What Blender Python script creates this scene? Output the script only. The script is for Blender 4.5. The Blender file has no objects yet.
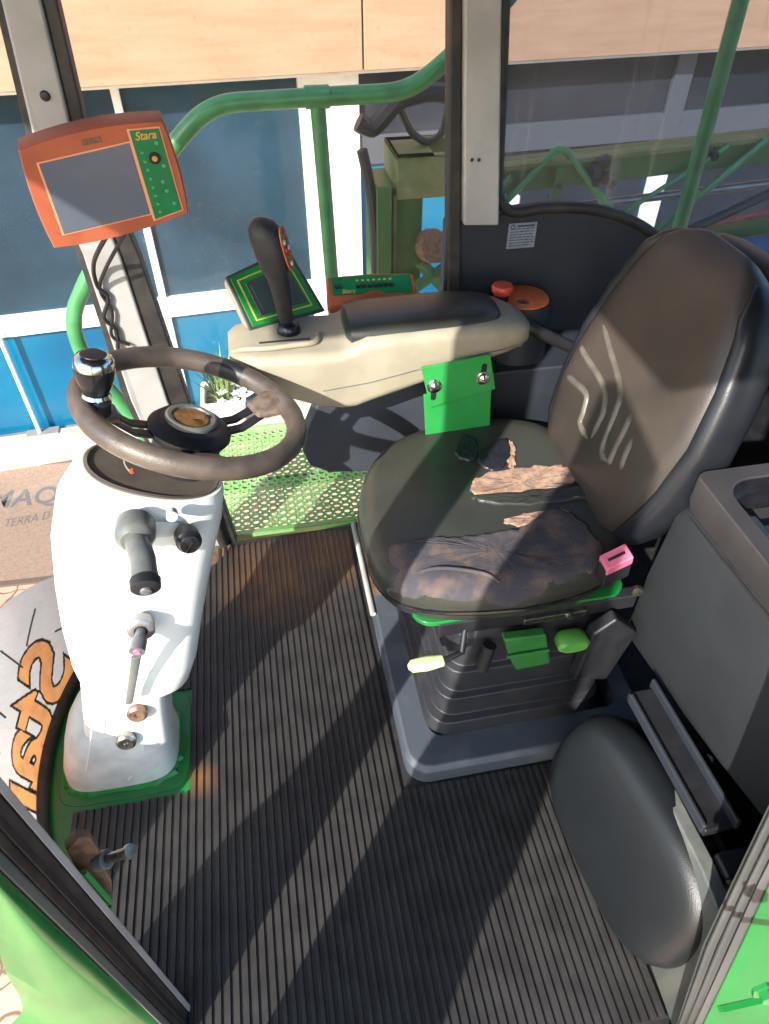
import bpy, bmesh, math, random
from mathutils import Vector, Matrix
random.seed(7)
S = bpy.context.scene
COL = S.collection
R = math.radians

# ------------------------------------------------------------------ camera
FPX, PITCH, YAW, CAMH = 690.0, R(43.5), R(10.6), 1.48
cp, sp, cy_, sy_ = math.cos(PITCH), math.sin(PITCH), math.cos(YAW), math.sin(YAW)
def ray(px, py):
    a = (px-384.5)/FPX; b = (512-py)/FPX
    u = -sp+cp*b; f = cp+sp*b
    return Vector((a*cy_+f*sy_, -a*sy_+f*cy_, u))
def at(px, py, x=None, y=None, z=None):
    v = ray(px, py)
    t = x/v.x if x is not None else (y/v.y if y is not None else (z-CAMH)/v.z)
    return Vector((0, 0, CAMH))+v*t

cd = bpy.data.cameras.new('camera'); cam = bpy.data.objects.new('camera', cd); COL.objects.link(cam)
cam.location = (0, 0, CAMH); cam.rotation_euler = (R(90)-PITCH, 0, -YAW)
cd.sensor_fit = 'VERTICAL'; cd.sensor_height = 24; cd.lens = FPX/1024*24; cd.clip_start = .02
S.camera = cam

# ------------------------------------------------------------------ materials
def lin(c):
    def f(v):
        v /= 255
        return v/12.92 if v <= .04045 else ((v+.055)/1.055)**2.4
    return (f(c[0]), f(c[1]), f(c[2]), 1)
def mat(name, col, rough=.5, metal=0, var=None, vs=30, bump=0, bs=200, spec=None, detail=4, lo=.42, hi=.62, coords='Object', coat=0, stretch=None):
    """base colour, broken up by a second colour through noise, and a fine bump"""
    m = bpy.data.materials.new(name); m.use_nodes = True
    n, l = m.node_tree.nodes, m.node_tree.links
    b = n['Principled BSDF']
    b.inputs['Base Color'].default_value = lin(col); b.inputs['Roughness'].default_value = rough
    b.inputs['Metallic'].default_value = metal
    if spec is not None: b.inputs['Specular IOR Level'].default_value = spec
    if coat: b.inputs['Coat Weight'].default_value = coat; b.inputs['Coat Roughness'].default_value = .15
    tc = n.new('ShaderNodeTexCoord'); src = tc.outputs[coords]
    if stretch:
        mp = n.new('ShaderNodeMapping'); mp.inputs['Scale'].default_value = stretch
        l.new(src, mp.inputs[0]); src = mp.outputs[0]
    if var:
        t = n.new('ShaderNodeTexNoise'); t.inputs['Scale'].default_value = vs; t.inputs['Detail'].default_value = detail
        l.new(src, t.inputs['Vector'])
        r = n.new('ShaderNodeValToRGB')
        r.color_ramp.elements[0].position = lo; r.color_ramp.elements[1].position = hi
        r.color_ramp.elements[0].color = lin(col); r.color_ramp.elements[1].color = lin(var)
        l.new(t.outputs['Fac'], r.inputs[0]); l.new(r.outputs[0], b.inputs['Base Color'])
    if bump:
        t2 = n.new('ShaderNodeTexNoise'); t2.inputs['Scale'].default_value = bs; t2.inputs['Detail'].default_value = 3
        l.new(src, t2.inputs['Vector'])
        bp = n.new('ShaderNodeBump'); bp.inputs['Strength'].default_value = bump; bp.inputs['Distance'].default_value = .002
        l.new(t2.outputs['Fac'], bp.inputs['Height']); l.new(bp.outputs[0], b.inputs['Normal'])
    return m

M = {}
M['white_shell'] = mat('white_shell', (240, 240, 234), .45, var=(228, 229, 222), vs=9, bump=.04)
M['white_boot'] = mat('white_boot', (222, 224, 220), .6, var=(196, 198, 194), vs=14)
M['crack'] = mat('pale_seam', (240, 240, 236), .6)
M['beige'] = mat('beige_plastic', (160, 151, 132), .55, var=(150, 141, 122), vs=12, bump=.1, bs=600)
M['dusty'] = mat('dusty_plastic', (92, 83, 74), .7, var=(78, 70, 62), vs=14, bump=.2, bs=200)
M['vinyl_rib'] = mat('embossed_vinyl', (98, 92, 84), .4, var=(84, 78, 72), vs=30, bump=.2, bs=300)  # paler than the backrest: the ribs' highlight put into the colour
M['rubber_dark'] = mat('dark_rubber', (34, 34, 37), .6, bump=.1, var=(46, 44, 44), vs=40)
M['shaded_strip'] = mat('shaded_strip', (66, 69, 69), .4, var=(78, 79, 77), vs=30, stretch=(1, 1, .1))  # trim grey darkened to hold a cast shadow in its colour
M['seal'] = mat('seal_rubber', (40, 38, 38), .55, var=(58, 54, 50), vs=25, bump=.1)
M['grey_pillar'] = mat('grey_pillar', (172, 170, 168), .5, var=(158, 156, 152), vs=10, bump=.05)
M['trim_grey'] = mat('trim_grey', (92, 96, 95), .4, var=(108, 108, 102), vs=30, stretch=(1, 1, .1))
M['panel'] = mat('dark_panel', (40, 44, 52), .55, var=(35, 39, 46), vs=8, bump=.15, bs=500)
M['panel_low'] = mat('console_panel', (56, 60, 68), .55, var=(50, 54, 62), vs=8, bump=.15, bs=500)
M['plinth'] = mat('plinth_grey', (68, 74, 82), .5, var=(90, 95, 100), vs=14, bump=.12, bs=300, lo=.5, hi=.75)
M['boot'] = mat('bellows_black', (36, 38, 43), .5, var=(46, 46, 49), vs=20, bump=.1)
M['black'] = mat('black_plastic', (28, 29, 33), .45, var=(36, 37, 41), vs=30, bump=.08, bs=400)
M['black_gloss'] = mat('black_gloss', (24, 24, 28), .22, var=(32, 32, 36), vs=30)
M['wheel'] = mat('steering_rim', (92, 81, 73), .4, var=(74, 65, 60), vs=22, bump=.35, bs=420)
M['wheel_worn'] = mat('rim_worn', (120, 104, 92), .5, var=(92, 80, 72), vs=50, bump=.3, bs=400)
M['chrome'] = mat('chrome', (205, 205, 205), .16, metal=1, var=(180, 180, 182), vs=40)
M['steel'] = mat('steel', (160, 160, 158), .35, metal=1, var=(120, 112, 104), vs=60)
M['rust'] = mat('rusty_metal', (132, 100, 80), .7, metal=.2, var=(98, 78, 62), vs=60, bump=.3)
M['bronze'] = mat('bronze_cap', (150, 118, 98), .4, metal=.6, var=(120, 92, 78), vs=60)
M['brass'] = mat('brass_badge', (150, 118, 66), .4, metal=.7, var=(116, 88, 46), vs=80)
M['green'] = mat('green_paint', (24, 118, 50), .35, var=(20, 104, 46), vs=12, coat=.3)
M['green_bright'] = mat('green_bright', (44, 146, 70), .4, var=(38, 134, 64), vs=8)
M['green_rail'] = mat('green_rail', (66, 140, 86), .38, var=(56, 122, 74), vs=14, coat=.2)
M['green_mast'] = mat('green_mast', (48, 94, 46), .5, var=(66, 100, 52), vs=10, coat=.1)
M['green_dusty'] = mat('green_dusty', (84, 108, 58), .6, var=(120, 124, 82), vs=7)
M['green_step'] = mat('green_step', (120, 182, 98), .6, var=(150, 190, 124), vs=9)
M['green_lever'] = mat('green_lever', (92, 160, 70), .5, var=(80, 148, 62), vs=20)
M['green_tab'] = mat('green_tab', (46, 112, 50), .5, var=(40, 100, 46), vs=20)
M['lime'] = mat('lime_plastic', (196, 214, 150), .5, var=(184, 204, 134), vs=20)
M['orange'] = mat('orange_plastic', (176, 92, 62), .55, var=(164, 84, 56), vs=18, bump=.05)
M['orange_pale'] = mat('orange_edge', (226, 150, 110), .5)
M['orange_lid'] = mat('orange_lid', (222, 118, 62), .5, var=(206, 104, 56), vs=30)
M['red'] = mat('red_plastic', (202, 74, 56), .45, var=(190, 66, 50), vs=40)
M['pink'] = mat('pink_plastic', (214, 110, 140), .45, var=(200, 100, 130), vs=40)
M['keypad'] = mat('keypad_green', (14, 112, 66), .45, var=(20, 122, 72), vs=16)
M['keypad_dot'] = mat('keypad_dot', (96, 150, 92), .5)
M['logo'] = mat('logo_orange', (214, 150, 70), .5)
M['logo_gold'] = mat('logo_gold', (190, 168, 90), .5)
M['screen'] = mat('dull_screen', (92, 100, 114), .25, var=(102, 108, 122), vs=6)
M['screen_dark'] = mat('dark_screen', (58, 72, 74), .2, var=(64, 78, 78), vs=6)
M['term_green'] = mat('terminal_green', (28, 126, 52), .35, var=(24, 110, 46), vs=18)
M['term_frame'] = mat('terminal_frame', (58, 62, 60), .4)
M['gold_line'] = mat('gold_line', (176, 168, 84), .5)
M['vinyl'] = mat('seat_vinyl', (56, 57, 51), .33, var=(47, 48, 45), vs=7, bump=.25, bs=260)
M['vinyl_back'] = mat('backrest_vinyl', (66, 58, 53), .4, var=(54, 49, 46), vs=6, bump=.22, bs=320)
M['vinyl_side'] = mat('bolster_vinyl', (28, 30, 36), .32, var=(33, 35, 41), vs=9, bump=.15, bs=300)
M['piping'] = mat('pale_piping', (158, 150, 134), .5, var=(124, 118, 106), vs=60)
M['cloth'] = mat('worn_cloth', (64, 62, 68), .95, var=(112, 92, 82), vs=24, bump=.8, bs=420, detail=9, lo=.46, hi=.78)
M['foam'] = mat('torn_foam', (160, 130, 108), .9, var=(128, 106, 92), vs=50, bump=.6, bs=160)
M['pad_grey'] = mat('pad_vinyl', (25, 28, 31), .4, var=(22, 25, 28), vs=8, bump=.3, bs=500)
M['console_grey'] = mat('console_grey', (41, 44, 47), .5, var=(37, 39, 42), vs=8, bump=.3, bs=600)
M['console_top'] = mat('console_top', (60, 57, 58), .5, var=(53, 51, 52), vs=12, bump=.15, bs=500)
M['fascia'] = mat('fascia_board', (172, 134, 108), .6, var=(162, 122, 94), vs=3, stretch=(1, 1, 9), lo=.35, hi=.7)
M['white_wall'] = mat('white_paint', (236, 236, 228), .7, var=(226, 224, 214), vs=6)
M['white_frame'] = mat('white_frame', (232, 232, 226), .5)
M['concrete'] = mat('concrete', (206, 192, 174), .85, var=(186, 170, 150), vs=9, bump=.3, bs=60)
M['tile_grey'] = mat('grey_tile', (140, 136, 134), .5, var=(126, 124, 126), vs=5)
M['doormat'] = mat('doormat_pile', (164, 138, 118), .95, var=(150, 126, 108), vs=60, bump=.6, bs=300)
M['doormat_text'] = mat('doormat_text', (112, 106, 106), .95)
M['doormat_edge'] = mat('doormat_edge', (110, 92, 80), .9)
M['pot'] = mat('white_pot', (228, 222, 208), .6, var=(212, 204, 188), vs=12)
M['soil'] = mat('potting_soil', (90, 70, 52), .95, bump=.6, bs=80)
M['leaf'] = mat('leaf', (128, 150, 86), .6, var=(96, 128, 66), vs=30)
M['petal'] = mat('petal', (244, 242, 236), .6)
M['hose'] = mat('black_hose', (36, 36, 40), .45)
M['hose_red'] = mat('red_hose', (176, 92, 70), .5, var=(150, 80, 62), vs=20)
M['grey_pipe'] = mat('grey_pipe', (150, 148, 150), .35, metal=.6, var=(130, 126, 130), vs=14)
M['navy'] = mat('shop_dark', (34, 40, 54), .8, var=(24, 28, 38), vs=2)
M['interior'] = mat('shop_interior', (86, 104, 116), .8, var=(60, 74, 88), vs=1.5)
M['decal'] = mat('decal_grey', (196, 196, 198), .6, var=(206, 204, 204), vs=7)
def translucent(m, amount):
    n, l = m.node_tree.nodes, m.node_tree.links; out = n['Material Output']; b = n['Principled BSDF']
    t = n.new('ShaderNodeBsdfTranslucent'); t.inputs[0].default_value = b.inputs['Base Color'].default_value
    if b.inputs['Base Color'].links: l.new(b.inputs['Base Color'].links[0].from_socket, t.inputs[0])
    mx = n.new('ShaderNodeMixShader'); mx.inputs[0].default_value = amount
    l.new(b.outputs[0], mx.inputs[1]); l.new(t.outputs[0], mx.inputs[2]); l.new(mx.outputs[0], out.inputs[0])
translucent(M['decal'], .5)
M['decal_line'] = mat('decal_outline', (84, 78, 76), .7)
M['decal_orange'] = mat('decal_orange', (226, 160, 100), .6, var=(190, 138, 100), vs=26, lo=.4, hi=.7); translucent(M['decal_orange'], .5)
M['sticker'] = mat('sticker_foil', (132, 140, 154), .4, var=(116, 124, 138), vs=60)
M['sticker_ink'] = mat('sticker_ink', (44, 52, 66), .5)
M['cable'] = mat('cable_black', (30, 29, 30), .5)
M['blue_tarp'] = mat('blue_film', (14, 108, 150), .5, var=(10, 92, 136), vs=2.5)
M['blue_deep'] = mat('blue_deep', (17, 38, 54), .25, var=(14, 30, 44), vs=2)
M['facade_tone'] = mat('facade_tone', (78, 80, 86), .5)  # plain grey carrying the post's shade and the reflected band
M['green_body'] = mat('green_body', (24, 108, 50), .4, var=(20, 98, 45), vs=8)

def nodes_of(m): return m.node_tree.nodes, m.node_tree.links
def glass(name, tint, gloss=.08, dust=.03, dust_scale=40, streak=False, dustcol=(210, 200, 190)):
    """thin pane: clear with a Fresnel sheen and dried dust specks"""
    m = bpy.data.materials.new(name); m.use_nodes = True
    n, l = nodes_of(m); n.clear()
    out = n.new('ShaderNodeOutputMaterial'); tr = n.new('ShaderNodeBsdfTransparent'); tr.inputs[0].default_value = lin(tint)
    gl = n.new('ShaderNodeBsdfGlossy'); gl.inputs['Roughness'].default_value = .02
    df = n.new('ShaderNodeBsdfDiffuse'); df.inputs[0].default_value = lin(dustcol)
    lw = n.new('ShaderNodeLayerWeight'); lw.inputs[0].default_value = .25
    mul = n.new('ShaderNodeMath'); mul.operation = 'MULTIPLY'; mul.inputs[1].default_value = gloss*4; mul.use_clamp = True
    l.new(lw.outputs['Fresnel'], mul.inputs[0])
    m1 = n.new('ShaderNodeMixShader'); l.new(mul.outputs[0], m1.inputs[0]); l.new(tr.outputs[0], m1.inputs[1]); l.new(gl.outputs[0], m1.inputs[2])
    tc = n.new('ShaderNodeTexCoord'); mp = n.new('ShaderNodeMapping'); l.new(tc.outputs['Object'], mp.inputs[0])
    if streak: mp.inputs['Scale'].default_value = (1, 1, .06)
    t = n.new('ShaderNodeTexNoise'); t.inputs['Scale'].default_value = dust_scale; t.inputs['Detail'].default_value = 6
    l.new(mp.outputs[0], t.inputs['Vector'])
    r = n.new('ShaderNodeValToRGB'); r.color_ramp.elements[0].position = .60; r.color_ramp.elements[1].position = .78
    r.color_ramp.elements[0].color = (dust, dust, dust, 1); r.color_ramp.elements[1].color = (min(1, dust*5+.03),)*3+(1,)
    l.new(t.outputs['Fac'], r.inputs[0])
    m2 = n.new('ShaderNodeMixShader'); l.new(r.outputs[0], m2.inputs[0]); l.new(m1.outputs[0], m2.inputs[1]); l.new(df.outputs[0], m2.inputs[2])
    l.new(m2.outputs[0], out.inputs[0])
    return m
M['smoked'] = None
M['cab_glass'] = glass('cab_glass', (246, 248, 248), .06, .022, 70)
M['rear_glass'] = glass('rear_glass', (214, 222, 230), .07, .06, 30, streak=True)
M['smoked'] = glass('shade_glass', (70, 74, 80), .06, .10, 20, dustcol=(60, 60, 60))  # dark pane of the added near door, blocks sunlight
def tinted(name, col, transp):
    m = mat(name, col, .08, var=tuple(int(c*.8) for c in col), vs=1.6)
    n, l = nodes_of(m); out = n['Material Output']; b = n['Principled BSDF']
    tr = n.new('ShaderNodeBsdfTransparent'); tr.inputs[0].default_value = lin((150, 190, 215))
    mx = n.new('ShaderNodeMixShader'); mx.inputs[0].default_value = transp
    l.new(b.outputs[0], mx.inputs[1]); l.new(tr.outputs[0], mx.inputs[2]); l.new(mx.outputs[0], out.inputs[0])
    return m
M['shop_glass'] = tinted('shop_glass', (50, 80, 98), .35)
M['shop_glass_dark'] = tinted('shop_glass_dark', (66, 68, 76), .35)
M['blue_pane'] = mat('blue_pane', (12, 100, 134), .14, var=(8, 84, 120), vs=1.4)

# ribbed mat: warm black rubber with brown mud stains that have their own places
def mat_rubber():
    m = mat('ribbed_rubber', (54, 52, 51), .42, var=(44, 42, 42), vs=18, bump=.15, bs=300)
    n, l = nodes_of(m); b = n['Principled BSDF']
    base = b.inputs['Base Color'].links[0].from_socket
    tc = n.new('ShaderNodeTexCoord')
    total = None
    for (x, y, r) in ((-.06, 1.32, .20), (-.27, .76, .05), (.1, 1.38, .16)):
        vm = n.new('ShaderNodeVectorMath'); vm.operation = 'DISTANCE'; vm.inputs[1].default_value = (x, y, 0)
        l.new(tc.outputs['Object'], vm.inputs[0])
        mr = n.new('ShaderNodeMapRange'); mr.inputs[1].default_value = r; mr.inputs[2].default_value = r*.2
        l.new(vm.outputs['Value'], mr.inputs[0])
        if total is None: total = mr.outputs[0]
        else:
            a = n.new('ShaderNodeMath'); a.operation = 'MAXIMUM'; l.new(total, a.inputs[0]); l.new(mr.outputs[0], a.inputs[1]); total = a.outputs[0]
    t = n.new('ShaderNodeTexNoise'); t.inputs['Scale'].default_value = 16; t.inputs['Detail'].default_value = 6
    l.new(tc.outputs['Object'], t.inputs['Vector'])
    mu = n.new('ShaderNodeMath'); mu.operation = 'MULTIPLY'; l.new(total, mu.inputs[0]); l.new(t.outputs['Fac'], mu.inputs[1])
    mx = n.new('ShaderNodeMix'); mx.data_type = 'RGBA'
    l.new(mu.outputs[0], mx.inputs['Factor']); l.new(base, mx.inputs['A']); mx.inputs['B'].default_value = lin((140, 98, 56))
    l.new(mx.outputs['Result'], b.inputs['Base Color'])
    return m
M['mat'] = mat_rubber()

# ground: interlocking beige pavers with dark joints
def mat_ground():
    m = mat('pavers', (214, 176, 148), .9, var=(194, 156, 130), vs=5, bump=.3, bs=40)
    n, l = nodes_of(m); b = n['Principled BSDF']
    base = b.inputs['Base Color'].links[0].from_socket
    tc = n.new('ShaderNodeTexCoord')
    nz = n.new('ShaderNodeTexNoise'); nz.inputs['Scale'].default_value = 7
    l.new(tc.outputs['Object'], nz.inputs['Vector'])
    ad = n.new('ShaderNodeMix'); ad.data_type = 'RGBA'; ad.blend_type = 'ADD'; ad.inputs['Factor'].default_value = .09
    l.new(tc.outputs['Object'], ad.inputs['A']); l.new(nz.outputs['Color'], ad.inputs['B'])
    vo = n.new('ShaderNodeTexVoronoi'); vo.feature = 'DISTANCE_TO_EDGE'; vo.inputs['Scale'].default_value = 6.5
    l.new(ad.outputs['Result'], vo.inputs['Vector'])
    r = n.new('ShaderNodeValToRGB'); r.color_ramp.elements[0].position = .015; r.color_ramp.elements[1].position = .045
    l.new(vo.outputs['Distance'], r.inputs[0])
    mx = n.new('ShaderNodeMix'); mx.data_type = 'RGBA'
    l.new(r.outputs[0], mx.inputs['Factor']); mx.inputs['A'].default_value = lin((124, 96, 78)); l.new(base, mx.inputs['B'])
    l.new(mx.outputs['Result'], b.inputs['Base Color'])
    return m
M['ground'] = mat_ground()

# ------------------------------------------------------------------ mesh helpers
class MB:
    def __init__(s): s.v = []; s.f = []
    def add(s, vs, fs):
        o = len(s.v); s.v += [tuple(v) for v in vs]; s.f += [tuple(i+o for i in f) for f in fs]; return s
    def box(s, c, d, rot=None):
        c = Vector(c); h = [k/2 for k in d]; vs = []
        for sx in (-1, 1):
            for sy in (-1, 1):
                for sz in (-1, 1):
                    p = Vector((sx*h[0], sy*h[1], sz*h[2])); vs.append(c+(rot @ p if rot else p))
        return s.add(vs, [(0, 1, 3, 2), (4, 6, 7, 5), (0, 4, 5, 1), (2, 3, 7, 6), (0, 2, 6, 4), (1, 5, 7, 3)])
    def mm(s, x0, x1, y0, y1, z0, z1): return s.box(((x0+x1)/2, (y0+y1)/2, (z0+z1)/2), (x1-x0, y1-y0, z1-z0))
    def loft(s, loops, closed=True, cap=True, ring=False):
        n = len(loops[0]); vs = [p for L in loops for p in L]; fs = []
        m = len(loops); rng = range(m if ring else m-1)
        for i in rng:
            j = (i+1) % m
            for k in range(n if closed else n-1):
                k2 = (k+1) % n; fs.append((i*n+k, i*n+k2, j*n+k2, j*n+k))
        if cap and closed and not ring:
            fs.append(tuple(range(n-1, -1, -1))); fs.append(tuple((m-1)*n+k for k in range(n)))
        return s.add(vs, fs)
    def tube(s, pts, r, n=12, closed=False, prof=None):
        pts = [Vector(p) for p in pts]; loops = []; N = len(pts); up = None
        for i, p in enumerate(pts):
            a = pts[(i-1) % N] if (closed or i > 0) else p; b = pts[(i+1) % N] if (closed or i < N-1) else p
            t = (b-a).normalized()
            if up is None: up = t.orthogonal().normalized() if abs(t.z) > .9 else Vector((0, 0, 1))
            u = (up-t*up.dot(t)).normalized(); up = u; w = t.cross(u)
            rr = r[i] if isinstance(r, (list, tuple)) else r
            loops.append([p+(u*math.cos(2*math.pi*k/n)+w*math.sin(2*math.pi*k/n))*rr for k in range(n)])
        return s.loft(loops, ring=closed)
    def lathe(s, prof, c, axis=(0, 0, 1), n=32):
        a = Vector(axis).normalized(); u = a.orthogonal().normalized(); w = a.cross(u); c = Vector(c)
        loops = [[c+a*z+(u*math.cos(2*math.pi*k/n)+w*math.sin(2*math.pi*k/n))*max(r, 1e-4) for k in range(n)] for r, z in prof]
        return s.loft(loops)
    def prism(s, poly, o, u, v, w, t):
        """polygon (a,b) in the frame o,u,v pushed t along w"""
        o, u, v, w = map(Vector, (o, u, v, w))
        A = [o+u*a+v*b for a, b in poly]; B = [p+w*t for p in A]; n = len(A)
        fs = [tuple(range(n-1, -1, -1)), tuple(range(n, 2*n))]+[(k, (k+1) % n, n+(k+1) % n, n+k) for k in range(n)]
        return s.add(A+B, fs)
    def build(s, name, m, parent=None, bevel=0, seg=2, sub=0, angle=40, smooth=True):
        me = bpy.data.meshes.new(name); me.from_pydata(s.v, [], s.f)
        bm = bmesh.new(); bm.from_mesh(me); bmesh.ops.recalc_face_normals(bm, faces=bm.faces); bm.to_mesh(me); bm.free()
        me.materials.append(M[m] if isinstance(m, str) else m)
        if smooth:
            me.polygons.foreach_set('use_smooth', [True]*len(me.polygons))
            if not sub: me.set_sharp_from_angle(angle=R(angle))
        o = bpy.data.objects.new(name, me); COL.objects.link(o)
        if bevel:
            b = o.modifiers.new('bevel', 'BEVEL'); b.width = bevel; b.segments = seg; b.limit_method = 'ANGLE'; b.angle_limit = R(35)
            b.harden_normals = True
        if sub:
            q = o.modifiers.new('sub', 'SUBSURF'); q.levels = sub; q.render_levels = sub
        if parent: attach(o, parent)
        return o
def attach(o, p):
    o.parent = p
    o.matrix_parent_inverse = Matrix.Translation(p.location).inverted() if p.type == 'EMPTY' else Matrix.Identity(4)
def spline(pts, k=8, closed=False):
    pts = [Vector(p) for p in pts]; n = len(pts); out = []
    for i in range(n if closed else n-1):
        g = lambda j: pts[j % n] if closed else pts[min(max(j, 0), n-1)]
        a, b, c, d = g(i-1), g(i), g(i+1), g(i+2)
        for q in range(k):
            t = q/k
            out.append(.5*((2*b)+(c-a)*t+(2*a-5*b+4*c-d)*t*t+(3*b-a-3*c+d)*t**3))
    if not closed: out.append(pts[-1])
    return out
def fillet(pts, r, k=6):
    pts = [Vector(p) for p in pts]; out = [pts[0]]
    for i in range(1, len(pts)-1):
        a, b, c = pts[i-1], pts[i], pts[i+1]
        d = min(r, (a-b).length*.49, (c-b).length*.49)
        p, q = b+(a-b).normalized()*d, b+(c-b).normalized()*d
        for j in range(k+1):
            t = j/k; out.append(p*(1-t)**2+b*2*t*(1-t)+q*t*t)
    return out+[pts[-1]]
def sell(cx, cy, a, b, e=2.0, n=40):
    out = []
    for k in range(n):
        t = 2*math.pi*k/n; c, q = math.cos(t), math.sin(t)
        out.append((cx+a*math.copysign(abs(c)**(2/e), c), cy+b*math.copysign(abs(q)**(2/e), q)))
    return out
def rrect(x0, x1, y0, y1, r, k=6):
    out = []
    for (cx, cy, a0) in ((x1-r, y1-r, 0), (x0+r, y1-r, 90), (x0+r, y0+r, 180), (x1-r, y0+r, 270)):
        for j in range(k+1):
            a = R(a0+90*j/k); out.append((cx+r*math.cos(a), cy+r*math.sin(a)))
    return out
def thing(name, label, cat, loc=(0, 0, 0), group=None):
    o = bpy.data.objects.new(name, None); o.empty_display_size = .1; COL.objects.link(o); o.location = loc
    o['label'] = label; o['category'] = cat
    if group: o['group'] = group
    return o
def tag(o, label, cat, group=None):
    o['label'] = label; o['category'] = cat
    if group: o['group'] = group
    return o
def struct(o): o['kind'] = 'structure'; return o
def text_tris(body, size=1, shear=0, bold=0, extrude=0):
    """letters as flat (or extruded) mesh data: verts, faces"""
    cu = bpy.data.curves.new('t', 'FONT'); cu.body = body; cu.size = size; cu.shear = shear; cu.offset = bold; cu.extrude = extrude
    cu.resolution_u = 4
    o = bpy.data.objects.new('t', cu); COL.objects.link(o)
    dg = bpy.context.evaluated_depsgraph_get(); dg.update()
    me = bpy.data.meshes.new_from_object(o.evaluated_get(dg))
    vs = [v.co.copy() for v in me.vertices]; fs = [tuple(p.vertices) for p in me.polygons]
    bpy.data.objects.remove(o); bpy.data.curves.remove(cu); bpy.data.meshes.remove(me)
    return vs, fs
def text_on(name, body, o, u, v, m, parent, height, width=None, shear=0, bold=0, lift=.0006):
    vs, fs = text_tris(body, 1, shear, bold)
    x0 = min(p.x for p in vs); x1 = max(p.x for p in vs); y0 = min(p.y for p in vs); y1 = max(p.y for p in vs)
    o, u, v = Vector(o), Vector(u).normalized(), Vector(v).normalized(); w = u.cross(v)
    sy = height/(y1-y0); sx = width/(x1-x0) if width else sy
    b = MB(); b.add([o+u*(p.x-x0)*sx+v*(p.y-y0)*sy+w*lift for p in vs], fs)
    return b.build(name, m, parent, smooth=False)

# ================================================================== EXTERIOR
GZ = -1.5
g = MB(); g.add([(-9, -4, GZ), (9, -4, GZ), (9, 9, GZ), (-9, 9, GZ)], [(0, 1, 2, 3)])
struct(g.build('ground', 'ground', smooth=False))

# ---- the shop: a long glazed front turned a few degrees from the cab
FA = R(4.5); FO = Vector((0, 4.42, GZ)); FU = Vector((math.cos(FA), math.sin(FA), 0)); FW = Vector((-math.sin(FA), math.cos(FA), 0)); FZ = Vector((0, 0, 1))
def fp(u, w, z): return FO+FU*u+FW*w+FZ*z
def fac(px, py, w=0):
    v = ray(px, py); n = FW; o = FO+FW*w
    t = n.dot(o-Vector((0, 0, CAMH)))/n.dot(v); p = Vector((0, 0, CAMH))+v*t-FO
    return p.dot(FU), p.z
def fbox(b, u0, u1, w0, w1, z0, z1):
    c = fp((u0+u1)/2, (w0+w1)/2, (z0+z1)/2)
    return b.box(c, (u1-u0, w1-w0, z1-z0), Matrix.Rotation(FA, 3, 'Z'))
shop = thing('shop_building', 'glazed shop front with white posts and pale orange fascia boards on top', 'building', fp(0, 0, 0))
FB = 2.15
seam = fac(363, 30, -.22)[0]
for (a, b_) in ((-5.0, seam-2.42), (seam-2.415, seam-.005), (seam+.005, seam+2.6), (seam+2.61, seam+5.2)):
    fbox(MB(), a, b_, -.22, .1, FB, FB+2.2).build('fascia_board', 'fascia', shop, bevel=.004)
b = MB(); fbox(b, -5, 6, -.18, .02, FB-.02, FB).build('fascia_soffit', 'white_wall', shop)
uc0, uc1 = fac(297, 90)[0], fac(357, 90)[0]
fbox(MB(), uc0, uc1, -.05, .12, 0, FB-.02).build('post', 'white_wall', shop, bevel=.004)
uc2 = fac(653, 180)[0]
fbox(MB(), uc2-.055, uc2+.075, -.05, .1, 0, 1.58).build('post', 'white_wall', shop, bevel=.004)
fbox(MB(), uc2-.055, uc2+.075, -.035, .1, 1.58, FB-.02).build('shaded_post_top', 'facade_tone', shop, bevel=.004)  # upper post greyed: shade under the fascia put into its colour
uc3 = fac(514, 182)[0]
fbox(MB(), uc3-.04, uc3+.04, -.04, .06, 0, 1.35).build('post', 'white_wall', shop, bevel=.004)
um = fac(138, 190)[0]
fbox(MB(), um-.022, um+.022, -.035, .03, 0, FB-.02).build('mullion', 'white_frame', shop, bevel=.003)
fbox(MB(), -5, uc0, -.045, .04, .80, .93).build('frame_rail', 'white_frame', shop, bevel=.004)
fbox(MB(), uc1, 6, -.03, .04, 1.62, 1.78).build('frame_rail', 'facade_tone', shop, bevel=.004)  # grey band put in for a beam's reflection in the glass
fbox(MB(), -5, 6, -.04, .04, 0, .07).build('frame_rail', 'tile_grey', shop, bevel=.004)
ul = fac(10, 190)[0]
def pane(u0, u1, z0, z1, m): fbox(MB(), u0, u1, -.004, .004, z0, z1).build('window_pane', m, shop, smooth=False)
pane(-5, um-.022, .93, FB, 'shop_glass'); pane(um+.022, uc0, .93, FB, 'shop_glass')
pane(-5, um-.022, .07, .80, 'blue_pane'); pane(um+.022, uc0, .07, .80, 'blue_pane')
pane(uc1, uc2-.055, 1.78, FB, 'shop_glass_dark'); pane(uc2+.075, 6, 1.78, FB, 'shop_glass_dark')
pane(uc1, uc1+.62, .07, 1.62, 'blue_pane'); pane(uc1+.62, uc2-.055, .07, 1.62, 'blue_deep'); pane(uc2+.075, 6, .07, 1.62, 'blue_deep')
b = MB(); fbox(b, -5.2, 6.2, 2.6, 2.7, 0, 4.3); fbox(b, -5.2, 6.2, .12, 2.7, 3, 3.1); fbox(b, -5.2, 6.2, .12, 2.7, -.02, .02)
b.build('back_room', 'interior', shop)
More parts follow.
